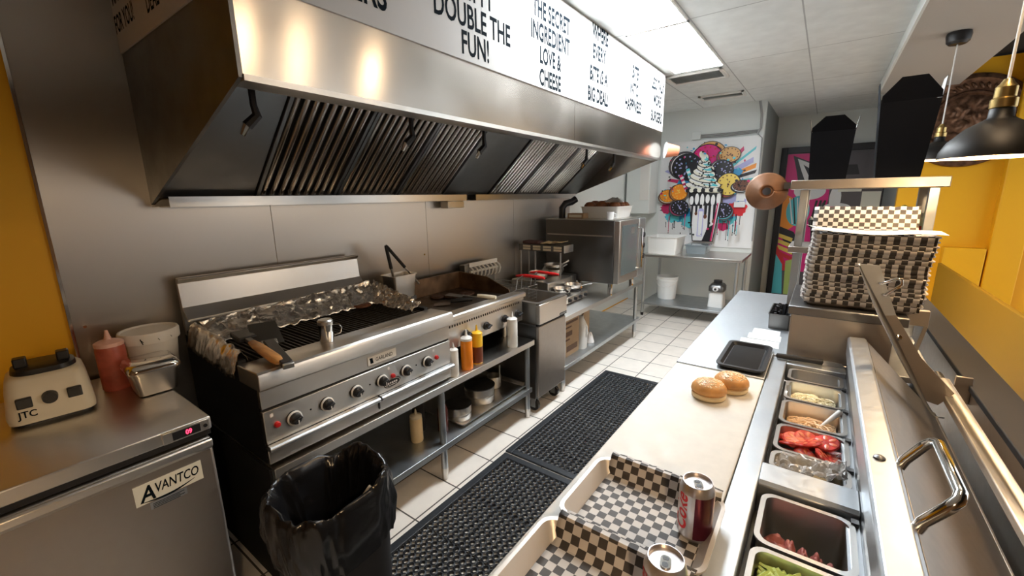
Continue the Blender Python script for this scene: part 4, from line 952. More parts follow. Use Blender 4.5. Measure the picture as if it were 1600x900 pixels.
# slotted rack on legs
t = thing('slotted_rack', 'small four-legged rack with white slot labels behind the hot plate', 'rack', (-2.1, 3.15, hz))
ax0, ax1, ay0, ay1, az = -2.335, -1.845, 3.30, 3.37, 1.185
part('frame', MB().box(ax0, ax1, ay0, ay1, az-.062, az), 'steel_dark', t, bevel=.003)
part('end_cap', MB().box(ax1, ax1+.006, ay0-.002, ay1+.10, az-.066, az+.002), 'zinc', t, bevel=.003)
part('deck', MB().box(ax0, ax1, ay1, ay1+.10, az-.012, az), 'steel_dark', t)
for k in range(4):
    x = ax0+.05+k*.112
    part('slot_label', MB().box(x, x+.082, ay0-.004, ay0, az-.052, az-.034).box(x, x+.082, ay0-.004, ay0, az-.028, az-.010), 'cream', t, 'white slot label')
for x, y in ((ax0+.015, ay0+.012), (ax0+.10, ay1+.065), (-1.955, 3.435), (ax0+.015, ay1+.08)): part('leg', MB().cyl((x, y, hz+.2005), (x, y, az-.06 if y < 3.36 else az-.012), .008, n=10), 'steel', t)
# move the legs clear of the hot plate: they stand on the shelf beside it
t2 = thing('paper_liner', 'crumpled tan paper sheet on the slotted rack', 'paper', (-2.0, 3.38, az))
part('sheet', MB().grid(14, 14, lambda u, v: (-2.10+.22*u, 3.31+.14*v, az+.006+.035*abs(noise.noise(Vector((u*2.2, v*2.2, 4))))+.02*u*u)), 'bunbase', t2, smooth=25, solid=.0015)
solo('napkin_roll', 'dark folded cloth lying on the left of the slotted rack', 'cloth', loft([[(p[0], p[1], zz) for p in rrect(-2.31+d, -2.12-d, 3.31+d, 3.42-d, .02)] for zz, d in ((az+.001, .004), (az+.012, 0), (az+.026, .005), (az+.03, .02))]), mat('dark_cloth', (.10, .05, .05), .8), (-2.21, 3.36, az))
# ---- oven
t = thing('convection_oven', 'large stainless countertop oven with glass door, at the far end of the cooking line', 'oven', (-1.95, 4.1, hz))
oy0, oy1, ox0, ox1, oz0, oz1 = 3.735, 4.42, -2.30, -1.555, .79, 1.392
part('body', MB().box(ox0, ox1, oy0, oy1, oz0, oz1), 'steel_dark', t, bevel=.006)
part('top_plate', MB().box(ox0-.004, ox1+.004, oy0-.004, oy1+.004, oz1-.001, oz1+.006), 'steel', t, bevel=.002)
part('side_crease', MB().box(ox0+.02, ox1-.02, oy0-.004, oy0-.0005, 1.24, 1.252), 'steel', t)
dr = part('door', MB().box(ox1+.002, ox1+.055, oy0-.004, oy1-.19, oz0+.005, oz1-.002), 'steel', t, bevel=.006)
part('window', MB().box(ox1+.0555, ox1+.058, oy0+.05, oy1-.24, oz0+.08, oz1-.05), 'glass', dr)
part('handle', MB().tube([(ox1+.055, oy1-.205, oz0+.10), (ox1+.095, oy1-.205, oz0+.11), (ox1+.095, oy1-.205, oz1-.10), (ox1+.055, oy1-.205, oz1-.09)], .011, 10), 'chrome', dr)
part('sticker', MB().box(ox1+.0585, ox1+.0592, oy0+.26, oy0+.36, oz1-.14, oz1-.075), 'zinc', dr)
cpn = part('control_panel', MB().box(ox1+.002, ox1+.055, oy1-.185, oy1, oz0+.005, oz1-.002), 'zinc', t, bevel=.006)
for z in (1.0, 1.11, 1.22): part('knob', MB().lathe([(.028, 0), (.026, .02), (0, .022)], n=18).xf(Matrix.Translation((ox1+.055, oy1-.07, z)) @ Matrix.Rotation(PI/2, 4, 'Y')), 'black', cpn)
for x in (ox0+.08, ox1-.05):
    for y in (oy0+.06, oy1-.06): part('foot', MB().lathe([(.02, hz), (.024, hz+.006), (.022, hz+.03), (.026, hz+.05), (.024, oz0)], (x, y, 0), 14), 'chrome', t)
t = thing('flue_pipe', 'black bent pipe rising from behind the oven to the hood', 'pipe', (-2.33, 3.9, 1.4))
part('pipe', MB().tube([(-2.22, 3.93, 1.399), (-2.22, 3.93, 1.50), (-2.20, 3.96, 1.545), (-2.16, 4.02, 1.56), (-2.13, 4.06, 1.59)], .035, 14), 'black', t)
t = thing('carton', 'small pale carton on top of the oven beside the pipe', 'box', (-2.1, 3.98, 1.399))
part('carton', MB().box(-2.12, -1.94, 3.86, 3.98, 1.3985, 1.45), 'card', t, bevel=.002)
part('label_print', MB().box(-2.10, -1.96, 3.8585, 3.8598, 1.41, 1.436), 'p_cream', t)
t = thing('cup', 'small white cup on the front edge of the oven', 'cup', (-1.60, 3.80, 1.399))
part('body', MB().lathe([(.025, 1.3985), (.03, 1.40), (.034, 1.47), (.031, 1.47), (.027, 1.405), (0, 1.405)], (-1.63, 3.80, 0), 18), 'p_wht', t)
part('handle', MB().tube([(-1.60, 3.81, 1.455), (-1.575, 3.82, 1.45), (-1.575, 3.82, 1.42), (-1.60, 3.81, 1.415)], .005, 6), 'p_wht', t)
t = thing('bun_tub', 'white plastic tub heaped with brown rolls on top of the oven', 'tub', (-1.82, 4.12, 1.399))
part('tub', panshell(-2.03, -1.60, 3.94, 4.34, 1.515, 1.399, .03, .012, .004, .02), 'offwhite', t, smooth=50)
k = 0
R = random.Random(5)
labs = ['front left', 'front middle', 'front right', 'back left', 'back middle', 'back right', 'topmost']
bunp = None
for i, (dx, dy, dz) in enumerate(((-.13, -.12, 0), (0, -.12, .01), (.13, -.12, .005), (-.13, .0, .01), (0, .0, .015), (.13, .0, .012), (-.12, .12, 0), (.01, .12, .01), (.13, .12, .0))):
    lab = ('brown roll in the tub on the oven, ' + ('front', 'middle', 'back')[i//3] + ' row ' + ('nearest the wall', 'centre', 'nearest the aisle')[i % 3])
    if bunp is None:
        bunp = solo('bread_roll', lab, 'bread roll', MB().lathe([(0, -.03), (.045, -.03), (.062, -.012), (.060, .012), (.042, .035), (.02, .044), (0, .045)], (0, 0, 0), 18).xf(Matrix.Translation((-1.815+dx, 4.14+dy, 1.515+dz))), 'bread', (-1.815+dx, 4.14+dy, 1.515+dz), 'rolls in the tub', smooth=70)
    else: dup(bunp, (-1.815+dx, 4.14+dy, 1.515+dz), (0, 0, i), lab)
solo('bag', 'clear plastic bag crumpled over the rolls at the tub corner', 'bag', mound('', '', -1.70, 4.06, 1.555, .10, .045, '', 8), mat('clear_film', (.75, .70, .66), .15, 0, .4, 50, trans=.75), (-1.70, 4.06, 1.555))
# ---- lower shelf
def carton(x0, x1, y0, y1, z0, z1, label):
    t = thing('cardboard_box', label, 'box', ((x0+x1)/2, (y0+y1)/2, z0), 'cardboard boxes under the oven stand')
    part('carton', MB().box(x0, x1, y0, y1, z0, z1), 'card', t, bevel=.003)
    mb = MB()
    for k, (a, b, c, d) in enumerate(((.1, .9, .80, .86), (.1, .5, .70, .74), (.15, .55, .50, .62), (.2, .9, .12, .26), (.1, .4, .40, .44))):
        mb.box(x1, x1+.0008, y0+(y1-y0)*a, y0+(y1-y0)*b, z0+(z1-z0)*c, z0+(z1-z0)*d)
    part('print', mb, mat('carton_print', (.13, .07, .04), .7), t)
carton(-1.98, -1.70, 3.05, 3.34, .226, .60, 'brown cardboard box nearest the fryer on the lower shelf')
carton(-2.05, -1.78, 3.47, 3.72, .226, .615, 'second brown cardboard box, beyond the white jug on the lower shelf')
t = thing('plastic_jug', 'white plastic jug between the two cardboard boxes', 'jug', (-1.72, 3.43, .226))
part('body', loft([[(p[0], p[1], zz) for p in rrect(-1.80+d, -1.66-d, 3.355+d, 3.455-d, .03)] for zz, d in ((.226, .004), (.235, 0), (.44, 0), (.50, .02), (.54, .035))]), 'offwhite', t, smooth=50)
part('handle', MB().tube([(-1.68, 3.405, .46), (-1.655, 3.405, .44), (-1.65, 3.405, .37), (-1.665, 3.405, .34)], .010, 8), 'offwhite', t)
part('cap', MB().cyl((-1.735, 3.405, .54), (-1.735, 3.405, .56), .022, n=14), 'white', t)
solo('bag', 'small crumpled white bag in front of the second cardboard box', 'bag', mound('', '', -1.72, 3.60, .227, .05, .10, '', 3), 'p_wht', (-1.72, 3.60, .226))

# ================================================================ BACK TABLE
t = thing('work_table', 'stainless work table against the back wall under the mural', 'table', (-1.32, 5.95, 0))
bx0, bx1, by0, by1, bz = -1.92, -.72, 5.56, 6.32, .85
part('top', MB().box(bx0, bx1, by0, by1, bz-.035, bz), 'steel', t, bevel=.004)
part('undershelf', MB().box(bx0+.02, bx1-.02, by0+.02, by1-.02, .16, .19), 'zinc', t, bevel=.003)
for x in (bx0+.03, bx1-.05):
    for y in (by0+.04, by1-.04):
        g = part('leg', MB().cyl((x, y, .04), (x, y, bz-.035), .020, n=14), 'zinc', t); part('foot', MB().cyl((x, y, 0), (x, y, .04), .018, .022, 12), 'black', g)
t = thing('storage_bin', 'large white open plastic bin on the left of the back table', 'bin', (-1.74, 5.83, bz))
part('bin', panshell(-2.03+.12, -1.48, 5.62, 6.08, 1.075, .851, .04, .015, .005, .02), 'offwhite', t, smooth=50)
t = thing('clear_container', 'clear blue-grey container beside the white bin on the back table', 'container', (-1.28, 6.0, bz))
part('body', panshell(-1.46, -1.17, 5.86, 6.18, .955, .851, .03, .012, .004, .015), 'teal', t, smooth=50)
part('lid', loft([[(p[0], p[1], zz) for p in rrect(-1.462+d, -1.168-d, 5.858+d, 6.182-d, .03)] for zz, d in ((.956, 0), (.966, 0), (.970, .02))]), 'teal', t)
t = thing('bucket', 'white plastic bucket with handle on the lower shelf of the back table', 'bucket', (-1.70, 6.0, .19))
x, y = -1.68, 5.98
part('body', MB().lathe([(.115, .191), (.12, .20), (.135, .44), (.142, .445), (.142, .47), (.136, .475), (.142, .49), (.142, .505), (.136, .505), (.118, .20), (0, .20)], (x, y, 0), 30), 'offwhite', t)
part('bail_handle', MB().tube([(x-.142, y-.02, .46), (x-.12, y-.10, .41), (x-.04, y-.146, .37), (x+.06, y-.142, .38), (x+.13, y-.08, .43), (x+.143, y-.01, .46)], .004, 6), 'white', t)
t = thing('food_machine', 'white kitchen machine with a dial on the lower shelf of the back table', 'machine', (-1.0, 5.83, .19))
part('body', loft([[(p[0], p[1], zz) for p in rrect(-1.10+d, -.92-d, 5.76+d, 5.98-d, .03)] for zz, d in ((.191, .0), (.21, 0), (.36, .008), (.40, .02))]), 'offwhite', t, smooth=50)
part('head', loft([[(p[0], p[1], zz) for p in rrect(-1.10+d, -.92-d, 5.74+d, 5.98-d, .04)] for zz, d in ((.401, .0), (.46, 0), (.49, .02), (.50, .05))]), 'steel_dark', t, smooth=50)
part('top_cap', MB().cyl((-1.01, 5.86, .50), (-1.01, 5.86, .535), .05, n=18), 'black', t)
part('dial', MB().cyl((-1.01, 5.7395, .44), (-1.01, 5.72, .44), .032, n=20), 'p_wht', t)
part('dial_knob', MB().cyl((-1.01, 5.72, .44), (-1.01, 5.705, .44), .014, n=14), 'black', t)

# ================================================================ BIN
bx, by = -1.305, .668
t = thing('trash_bin', 'black kitchen bin lined with a shiny black bag in front of the charbroiler', 'bin', (bx, by, .016))
def rr_(h, z): return [(p[0], p[1], z) for p in rrect(bx-h*.86, bx+h*.86, by-h, by+h, h*.7, 8)]
part('bin', loft([rr_(.165, .016), rr_(.172, .03), rr_(.186, .60), rr_(.190, .62), rr_(.180, .62), rr_(.165, .05)]), 'black_matt', t, smooth=50)
t = thing('bin_bag', 'shiny black bag folded over the rim of the black bin', 'bag', (bx, by, .62))
RP = rrect(-.86, .86, -1, 1, .72, 14); NR = len(RP)
def bagf(u, v):
    k = u*NR; i = int(k) % NR; f = k-int(k); p = Vector(RP[i]).lerp(Vector(RP[(i+1) % NR]), f)
    ang = 2*PI*u
    lift = .05*noise.noise(Vector((math.cos(ang)*1.3, math.sin(ang)*1.3, 2)))
    w_ = .016*noise.noise(Vector((math.cos(ang)*3.5, math.sin(ang)*3.5, v*2.2)))
    wf = .008*noise.noise(Vector((math.cos(ang)*11+v*4, math.sin(ang)*11, v*6+5)))
    if v < .42:    # outside skirt from the hem up to the rim
        s = v/.42; h = .200+.010*math.sin(s*PI)+w_+wf; z = .43+.21*s+.02*noise.noise(Vector((math.cos(ang)*4, math.sin(ang)*4, 1)))*(1-s)+lift*s
    elif v < .58:  # rolled rim
        s = (v-.42)/.16; h = .202-.030*s+w_+wf; z = .64+.022*math.sin(s*PI)+lift
    else:          # inside
        s = (v-.58)/.42; h = (.170-.055*s)+w_*1.5+wf*1.5; z = .64-.30*s+lift*(1-s)
    return (bx+p.x*h, by+p.y*h, z)
part('bag', MB().grid(150, 44, bagf, closeu=True), 'bag', t, smooth=60)
part('bag_bottom', MB().grid(40, 8, lambda u, v: (bx+.13*.86*(1-v)*math.cos(2*PI*u)*1.02, by+.13*(1-v)*math.sin(2*PI*u)*1.02, .345+.05*noise.noise(Vector((math.cos(2*PI*u)*(1-v)*3, math.sin(2*PI*u)*(1-v)*3, 1)))), closeu=True), 'bag', t, smooth=60)
solo('paper_scrap', 'tan paper scrap sticking up inside the bin bag', 'paper', MB().grid(6, 6, lambda u, v: (-1.235+.05*u, .70+.07*v, .54+.05*v+.015*math.sin(u*5)+.02*u)), 'card', (-1.235, .72, .54), solid=.0015)

# ================================================================ FLOOR MATS
def floor_mat(x0, x1, y0, y1, label):
    t = thing('rubber_mat', label, 'mat', ((x0+x1)/2, (y0+y1)/2, 0), 'rubber floor mats')
    z = .0115; bd = .045
    mb = MB()
    for a in ((x0, x0+bd, y0, y1), (x1-bd, x1, y0, y1), (x0+bd, x1-bd, y0, y0+bd), (x0+bd, x1-bd, y1-bd, y1)): mb.box(*a, .0005, z)
    part('border', mb, 'rubber', t, bevel=.004)
    nx = round((x1-x0-2*bd)/.036); ny = round((y1-y0-2*bd)/.036); dx = (x1-x0-2*bd)/nx; dy = (y1-y0-2*bd)/ny
    vs = []; fs = []; n = 8
    for i in range(nx):
        for j in range(ny):
            cx, cy_ = x0+bd+dx*(i+.5), y0+bd+dy*(j+.5); b = len(vs)
            for k in range(n):
                a = 2*PI*k/n+PI/8; c, s_ = math.cos(a), math.sin(a); m_ = max(abs(c), abs(s_))
                vs.append((cx+c/m_*dx/2, cy_+s_/m_*dy/2, z-.002))
            for k in range(n): a = 2*PI*k/n+PI/8; vs.append((cx+.0130*math.cos(a), cy_+.0130*math.sin(a), z+.0015))
            for k in range(n): a = 2*PI*k/n+PI/8; vs.append((cx+.0108*math.cos(a), cy_+.0108*math.sin(a), z-.002))
            for k in range(n): a = 2*PI*k/n+PI/8; vs.append((cx+.0108*math.cos(a), cy_+.0108*math.sin(a), .0005))
            for r in range(3):
                for k in range(n): k2 = (k+1) % n; fs.append((b+r*n+k, b+r*n+k2, b+(r+1)*n+k2, b+(r+1)*n+k))
    part('perforated_field', MB().add(vs, fs), 'rubber', t, smooth=0)
floor_mat(-1.495, -.58, .40, 1.93, 'black perforated rubber mat nearer the camera beside the bin')
floor_mat(-1.505, -.59, 1.945, 3.52, 'black perforated rubber mat farther off in the aisle')

# ================================================================ PREP COUNTER
px0, px1, qy0, qy1 = -.43, .16, .22, 2.05
t = thing('prep_table', 'refrigerated sandwich prep table with open pans and folded-back lid at lower right', 'prep table', (-.13, 1.1, 0))
mb = MB().box(px0+.01, px1, qy0, qy1, .10, .70)
part('cabinet', mb, 'steel', t, bevel=.003)
part('cutting_ledge', MB().box(px0, -.112, qy0, qy1, .701, .918), 'steel_y', t, bevel=.003)
for k in range(2):
    d = part('door', MB().box(px0-.008, px0+.009, qy0+.02+.92*k, qy0+.90+.92*k, .14, .68), 'steel', t, bevel=.004)
    part('handle', MB().box(px0-.02, px0-.009, qy0+.30+.92*k, qy0+.62+.92*k, .63, .66), 'steel_dark', d, bevel=.003)
for x in (px0+.06, px1-.06):
    for y in (qy0+.08, qy1-.08): part('caster', MB().cyl((x, y-.015, .05), (x, y+.015, .05), .05, n=16).box(x-.02, x+.02, y-.02, y+.02, .05, .10), 'black', t)
part('front_rail', MB().box(-.110, -.058, qy0, 2.03, .86, .937), 'steel_worn', t, bevel=.003)
part('end_rail', MB().box(-.057, .137, 1.972, 2.03, .86, .935), 'steel_worn', t, bevel=.003)
part('end_rail', MB().box(-.057, .137, qy0, .26, .86, .935), 'steel_worn', t, bevel=.003)
part('divider_bar', MB().prism([(1.075, .84), (1.075, .930), (1.085, .938), (1.165, .938), (1.172, .930), (1.172, .84)], 'x', -.0575, .1365), 'steel_worn', t, bevel=.002)
part('well', MB().box(-.0575, .1365, .262, 1.97, .702, .712).box(.137, .150, qy0, 2.03, .702, 1.0).box(-.0577, -.0505, .262, 1.97, .712, .859), 'steel_dark', t)
part('rear_strip', MB().box(.112, .1365, .262, 1.97, .905, .916), 'steel_worn', t)
for y in (1.83, 1.64, 1.44, 1.275, 1.06, .88): part('pan_clip', MB().box(.120, .134, y-.008, y+.008, .9165, .926), 'steel_dark', t)
# the folded-back lid
hs = part('hinge_strip', MB().prism([(.128, 1.0), (.126, 1.066), (.132, 1.072), (.176, 1.074), (.183, 1.068), (.183, 1.04), (.165, 1.0)], 'y', qy0, 2.02), 'steel_worn', t, 'bright worn hinge strip', bevel=.002)
part('rivet', MB().lathe([(.011, 0), (.010, .004), (.006, .007), (0, .008)], (.150, 1.085, 1.0725), 14), 'steel_dark', hs)
ld = part('lid', MB().prism([(.184, 1.066), (.402, .832), (.392, .822), (.19, 1.034), (.184, 1.040)], 'y', qy0, 2.015), 'steel_lid', t, 'brown-tinted satin steel lid', bevel=.003)
dl = Vector((.218, 0, -.234)).normalized(); nl = Vector((.731, 0, .682))
p0 = Vector((.195, 0, 1.058))
def lp(s, y, h): q = p0+dl*s+nl*h; return (q.x, y, q.z)
hp = [(.182, 1.095, 1.055), (.190, 1.095, 1.080), (.214, 1.098, 1.120), (.224, 1.092, 1.134), (.229, 1.078, 1.139), (.229, .905, 1.139), (.224, .890, 1.134), (.214, .885, 1.120), (.190, .888, 1.080), (.182, .888, 1.055)]
part('handle', MB().tube(hp, .0095, 12), 'chrome', ld, 'bent chrome pull handle', smooth=60)
part('lid_lip', MB().tube([(.398, qy0, .832), (.398, 2.015, .832)], .006, 8), 'steel_lid', ld)
solo('cutting_board', 'long cream cutting board along the prep counter under the baskets', 'cutting board', MB().box(-.428, -.1125, qy0, 1.728, .9185, .9385), 'board', (-.27, .97, .9185), bevel=.003)
# pans
def spot(y0, y1, zb): pass
def fpan(name, label, y0, y1, depth=.15, x0=-.046, x1=.128, m='steel', zt=.922, t_=.0025):
    return solo(name, label, 'food pan', panshell(x0, x1, y0, y1, zt, zt-depth, .028, .008, t_, .012), m, ((x0+x1)/2, (y0+y1)/2, zt-depth), 'food pans in the prep table', smooth=50)
fpan('food_pan', 'steel food pan of shredded white cheese in the prep table', 1.650, 1.828)
fpan('food_pan', 'steel food pan of sliced onions with a white spoon', 1.460, 1.640)
fpan('food_pan', 'steel food pan heaped with red tomato slices', 1.283, 1.450)
fpan('food_pan', 'food pan lined with film holding pale cheese slices', 1.177, 1.279)
fpan('food_pan', 'deep steel food pan holding dark bacon', .885, 1.065, .20)
fpan('food_pan', 'steel food pan of shredded lettuce at the bottom of the view', .695, .875)
fpan('food_pan', 'steel food pan nearest the camera end of the prep table', .505, .685)
fpan('food_pan', 'steel food pan at the far end of the prep table, seen empty', 1.838, 1.968)
def shreds(name, label, cat, x0, x1, y0, y1, z, n, ln, wd, m, hump, curl=.3, seed=1):
    R = random.Random(seed); mb = MB()
    mb.grid(8, 8, lambda u, v: (x0+(x1-x0)*u, y0+(y1-y0)*v, z+hump*(1-(2*u-1)**2)*(1-(2*v-1)**2)-.008))
    for i in range(n):
        x = R.uniform(x0+ln*.3, x1-ln*.3); y = R.uniform(y0+ln*.3, y1-ln*.3); u = (x-x0)/(x1-x0); v = (y-y0)/(y1-y0)
        zz = z+hump*(1-(2*u-1)**2)*(1-(2*v-1)**2)+R.uniform(-.004, .006); a = R.uniform(0, 2*PI); l = ln*R.uniform(.6, 1.1)
        d = Vector((math.cos(a), math.sin(a), R.uniform(-.15, .15))); q = Vector((-d.y, d.x, 0))
        p = Vector((x, y, zz)); pts = []
        for k in range(4): s = k/3-.5; pts.append(p+d*l*s+q*curl*l*(s*s)*R.choice((1, 1, -1))+Vector((0, 0, .006*math.sin(k+a))))
        for q_ in pts: q_.x = min(max(q_.x, x0+.002), x1-.002); q_.y = min(max(q_.y, y0+.002), y1-.002)
        mb.tube(pts, wd, 4)
    return solo(name, label, cat, mb, m, ((x0+x1)/2, (y0+y1)/2, z), None, 0, 50, 'stuff')
shreds('shredded_cheese', 'white shredded cheese filling the farthest full pan', 'cheese', -.026, .108, 1.672, 1.806, .882, 300, .035, .0022, 'cheese', .012, .2, 2)
shreds('sliced_onion', 'translucent onion strips in the pan with the spoon', 'onion', -.026, .108, 1.482, 1.618, .876, 150, .06, .0025, 'onion', .014, .5, 3)
shreds('shredded_lettuce', 'pale green shredded lettuce heaped in the lowest pan', 'lettuce', -.028, .110, .713, .858, .896, 420, .055, .0035, 'lettuce', .018, .6, 4)
# tomato slices
R = random.Random(11); tp = None
names = ['lying flat at the left front', 'at the front middle', 'on the right of the heap', 'at the far left', 'at the far middle', 'at the far right', 'tilted in the centre', 'tilted over the centre right', 'on top of the heap', 'at the right front', 'half hidden at the left', 'standing by the far wall', 'leaning at the near right corner', 'sliding down the middle']
for i in range(14):
    x = -.005+.045*(i % 3)+R.uniform(-.01, .01); y = 1.315+.028*(i//3)+R.uniform(-.008, .008); z = .885+.010*(i % 4)+R.uniform(0, .008)
    rot = (R.uniform(-.5, .5), R.uniform(-.6, .6), R.uniform(0, 6)); lab = 'red tomato slice '+names[i]+' of the tomato pan'
    if tp is None:
        tp = thing('tomato_slice', lab, 'tomato slice', (x, y, z), 'tomato slices in the pan')
        part('flesh', MB().lathe([(0, -.004), (.030, -.004), (.033, 0), (.030, .004), (0, .0045)], (x, y, z), 22), 'tomato', tp, smooth=50)
        mb = MB()
        for k in range(6):
            a = k*PI/3; mb = merge(mb, MB().ball((0, 0, 0), .008, 1.3, .7, .12, 8, 5).xf(Matrix.Translation((x+.018*math.cos(a), y+.018*math.sin(a), z+.0046)) @ Matrix.Rotation(a, 4, 'Z')))
        part('seed_pockets', mb, mat('tomato_seed', (.62, .13, .05), .3), tp); tp.rotation_euler = rot
    else: dup(tp, (x, y, z), rot, lab)
mb = MB().grid(26, 14, lambda u, v: (-.034+.150*u, 1.188+.080*v, .905+.03*abs(v-.5)+.03*u*u+.018*noise.noise(Vector((u*7, v*6, 2)))+.01*noise.noise(Vector((u*16, v*13, 5)))))
solo('plastic_film', 'crumpled clear film over the cheese slices in the small lined pan', 'film', mb, mat('cling_film', (.80, .78, .76), .12, 0, .3, 60, trans=.7), (.03, 1.23, .9), smooth=25, solid=.0008)
solo('cheese_slices', 'block of pale cheese slices wrapped in film in the lined pan', 'cheese', MB().box(-.022, .085, 1.195, 1.255, .845, .893), 'slicecheese', (.03, 1.225, .845), bevel=.003)
for i in range(5):
    lab = 'dark bacon piece in the deep pan, ' + ('leftmost, largest', 'second from the left', 'middle one', 'second from the right', 'rightmost')[i]
    c = Vector((-.005+.024*i, .945-.006*i, .848+.004*(i % 2)))
    solo('bacon_piece', lab, 'bacon', MB().grid(14, 10, lambda u, v: (c.x+(.05 if i == 0 else .022)*(u-.5), c.y+.10*(v-.5), c.z+.022*math.sin(u*PI)+.012*noise.noise(Vector((u*5, v*6, i*3))))), 'bacon', tuple(c), 'bacon in the deep pan', solid=.004)
t = thing('spoon', 'white spoon lying in the onion pan', 'spoon', (.08, 1.56, .89))
part('handle', MB().tube([(.062, 1.555, .885), (.085, 1.585, .905), (.112, 1.618, .927)], [.0035, .006, .009], 8), 'white', t, smooth=60)
part('bowl', MB().ball((.052, 1.542, .880), .016, 1, 1.3, .4, 14, 8), 'white', t)
t = thing('spoon', 'steel spoon standing in the cheese pan corner', 'spoon', (-.03, 1.70, .9))
part('handle', MB().tube([(-.015, 1.675, .878), (-.028, 1.70, .905), (-.036, 1.73, .935)], [.006, .004, .009], 8), 'steel', t)

# ---- second worktop
mb = MB().prism([(-.430, 1.735), (-.112, 1.735), (-.112, 2.04), (.40, 2.04), (.40, 3.34), (-.430, 3.34)], 'z', .9195, .9425)
t = thing('steel_worktop', 'plain stainless worktop continuing beyond the cutting board', 'table', (0, 2.6, 0))
part('top', mb, 'steel_worn', t, bevel=.003)
part('undershelf', MB().box(-.41, .38, 2.12, 3.32, .20, .23), 'zinc', t)
for x in (-.39, .36):
    for y in (2.15, 3.29): part('leg', MB().cyl((x, y, 0), (x, y, .919), .02, n=14), 'zinc', t)

# ---- baskets with checked liners on the cutting board
def liner_strip(mb, x0, x1, prof):
    # prof: list of (y, z); a sheet swept along x, uv in metres
    d = [0]
    for a, b in zip(prof, prof[1:]): d.append(d[-1]+math.hypot(b[0]-a[0], b[1]-a[1]))
    n = 18; vs = []; uv = []
    for j, (y, z) in enumerate(prof):
        for i in range(n+1):
            x = x0+(x1-x0)*i/n; vs.append((x, y, z+(.0016*math.sin(i*2.3+j) if j in (0, len(prof)-1) else 0))); uv.append((x-x0, d[j]))
    fs = [(j*(n+1)+i, j*(n+1)+i+1, (j+1)*(n+1)+i+1, (j+1)*(n+1)+i) for j in range(len(prof)-1) for i in range(n)]
    return mb.add(vs, fs, uv)
def basket(x0, x1, y0, y1, z, label):
    t = thing('serving_basket', label, 'basket', ((x0+x1)/2, (y0+y1)/2, z), 'lined baskets on the cutting board')
    part('tray', panshell(x0, x1, y0, y1, z+.036, z, .03, .006, .002, .022), 'basketsteel', t, smooth=50)
    pr = [(y0-.004, z+.044), (y0+.010, z+.039), (y0+.022, z+.012), (y0+.032, z+.0045), (y1-.034, z+.0045), (y1-.024, z+.012), (y1-.010, z+.040), (y1-.004, z+.050), (y1+.010, z+.050)]
    part('paper_liner', liner_strip(MB(), x0+.030, x1-.012, pr), 'check', t, 'black and white checked paper', solid=.0006)
    return t
basket(-.392, -.098, .672, .905, .939, 'checked-paper lined basket holding the upright can, farther of the two')
basket(-.398, -.098, .425, .655, .939, 'checked-paper lined basket at the bottom edge of the photo')
def can(x, y, z, rz, label):
    t = thing('drink_can', label, 'can', (x, y, z), 'drink cans')
    r, h = .033, .122
    def side(u, v): a = 2*PI*u; return (x+r*math.cos(a), y+r*math.sin(a), z+.012+v*(h-.030))
    mb = MB().grid(48, 1, side, closeu=True)
    mb.mi = [1 if (k/48*2*PI-rz) % (2*PI) > 3.3 else 0 for k in range(48)]
    b = part('body', mb, ['cansilver', 'candark'], t, smooth=60)
    part('base', MB().lathe([(0, z+.004), (.020, z+.001), (.024, z), (.027, z+.001), (r, z+.012)], (x, y, 0), 36), 'cansilver', t, smooth=50)
    part('shoulder', MB().lathe([(r, z+h-.018), (.031, z+h-.010), (.027, z+h-.002), (.0275, z+h), (.0262, z+h), (.0255, z+h-.006), (0, z+h-.006)], (x, y, 0), 36), 'cansilver', t, smooth=30)
    mx = place((x, y, z+h-.0055), rz+.6)
    tb = part('pull_tab', loft([[(p[0], p[1], zz) for p in rrect(-.017, .009, -.008, .008, .0075)] for zz in (.0, .0016)]).xf(mx), 'chrome', t)
    part('tab_hole', loft([[(p[0], p[1], zz) for p in rrect(-.0145, -.005, -.0048, .0048, .0045)] for zz in (.0017, .0020)]).xf(mx), 'black', tb)
    part('tab_hole', loft([[(p[0], p[1], zz) for p in rrect(-.001, .006, -.005, .005, .003)] for zz in (.0017, .0020)]).xf(mx), 'black', tb)
    # wrap lettering round the side, reading upward
    tm = text_mb('Coke', .040, (0, 0, 0), (1, 0, 0), (0, 1, 0), .9, 0, .02, .25)
    tm.v = [Vector((x+(r+.0005)*math.cos(rz+2.95+(-v.y)/r), y+(r+.0005)*math.sin(rz+2.95+(-v.y)/r), z+.062+v.x)) for v in tm.v]
    tm.f = [f[::-1] for f in tm.f]
    part('lettering', tm, 'p_red', b, 'red script lettering', smooth=0)
    sw = MB().grid(10, 6, lambda u, v: (x+(r+.0004)*math.cos(rz+2.85+.55*u*(1-.6*v)+.25*v), y+(r+.0004)*math.sin(rz+2.85+.55*u*(1-.6*v)+.25*v), z+.02+.055*v))
    part('swirl', sw, 'cansilver', b, smooth=60)
can(-.143, .805, .9442, 1.45, 'silver and dark red drink can standing upright in the farther checked basket')
can(-.140, .585, .9442, 1.15, 'drink can seen from above at the bottom edge of the photo')
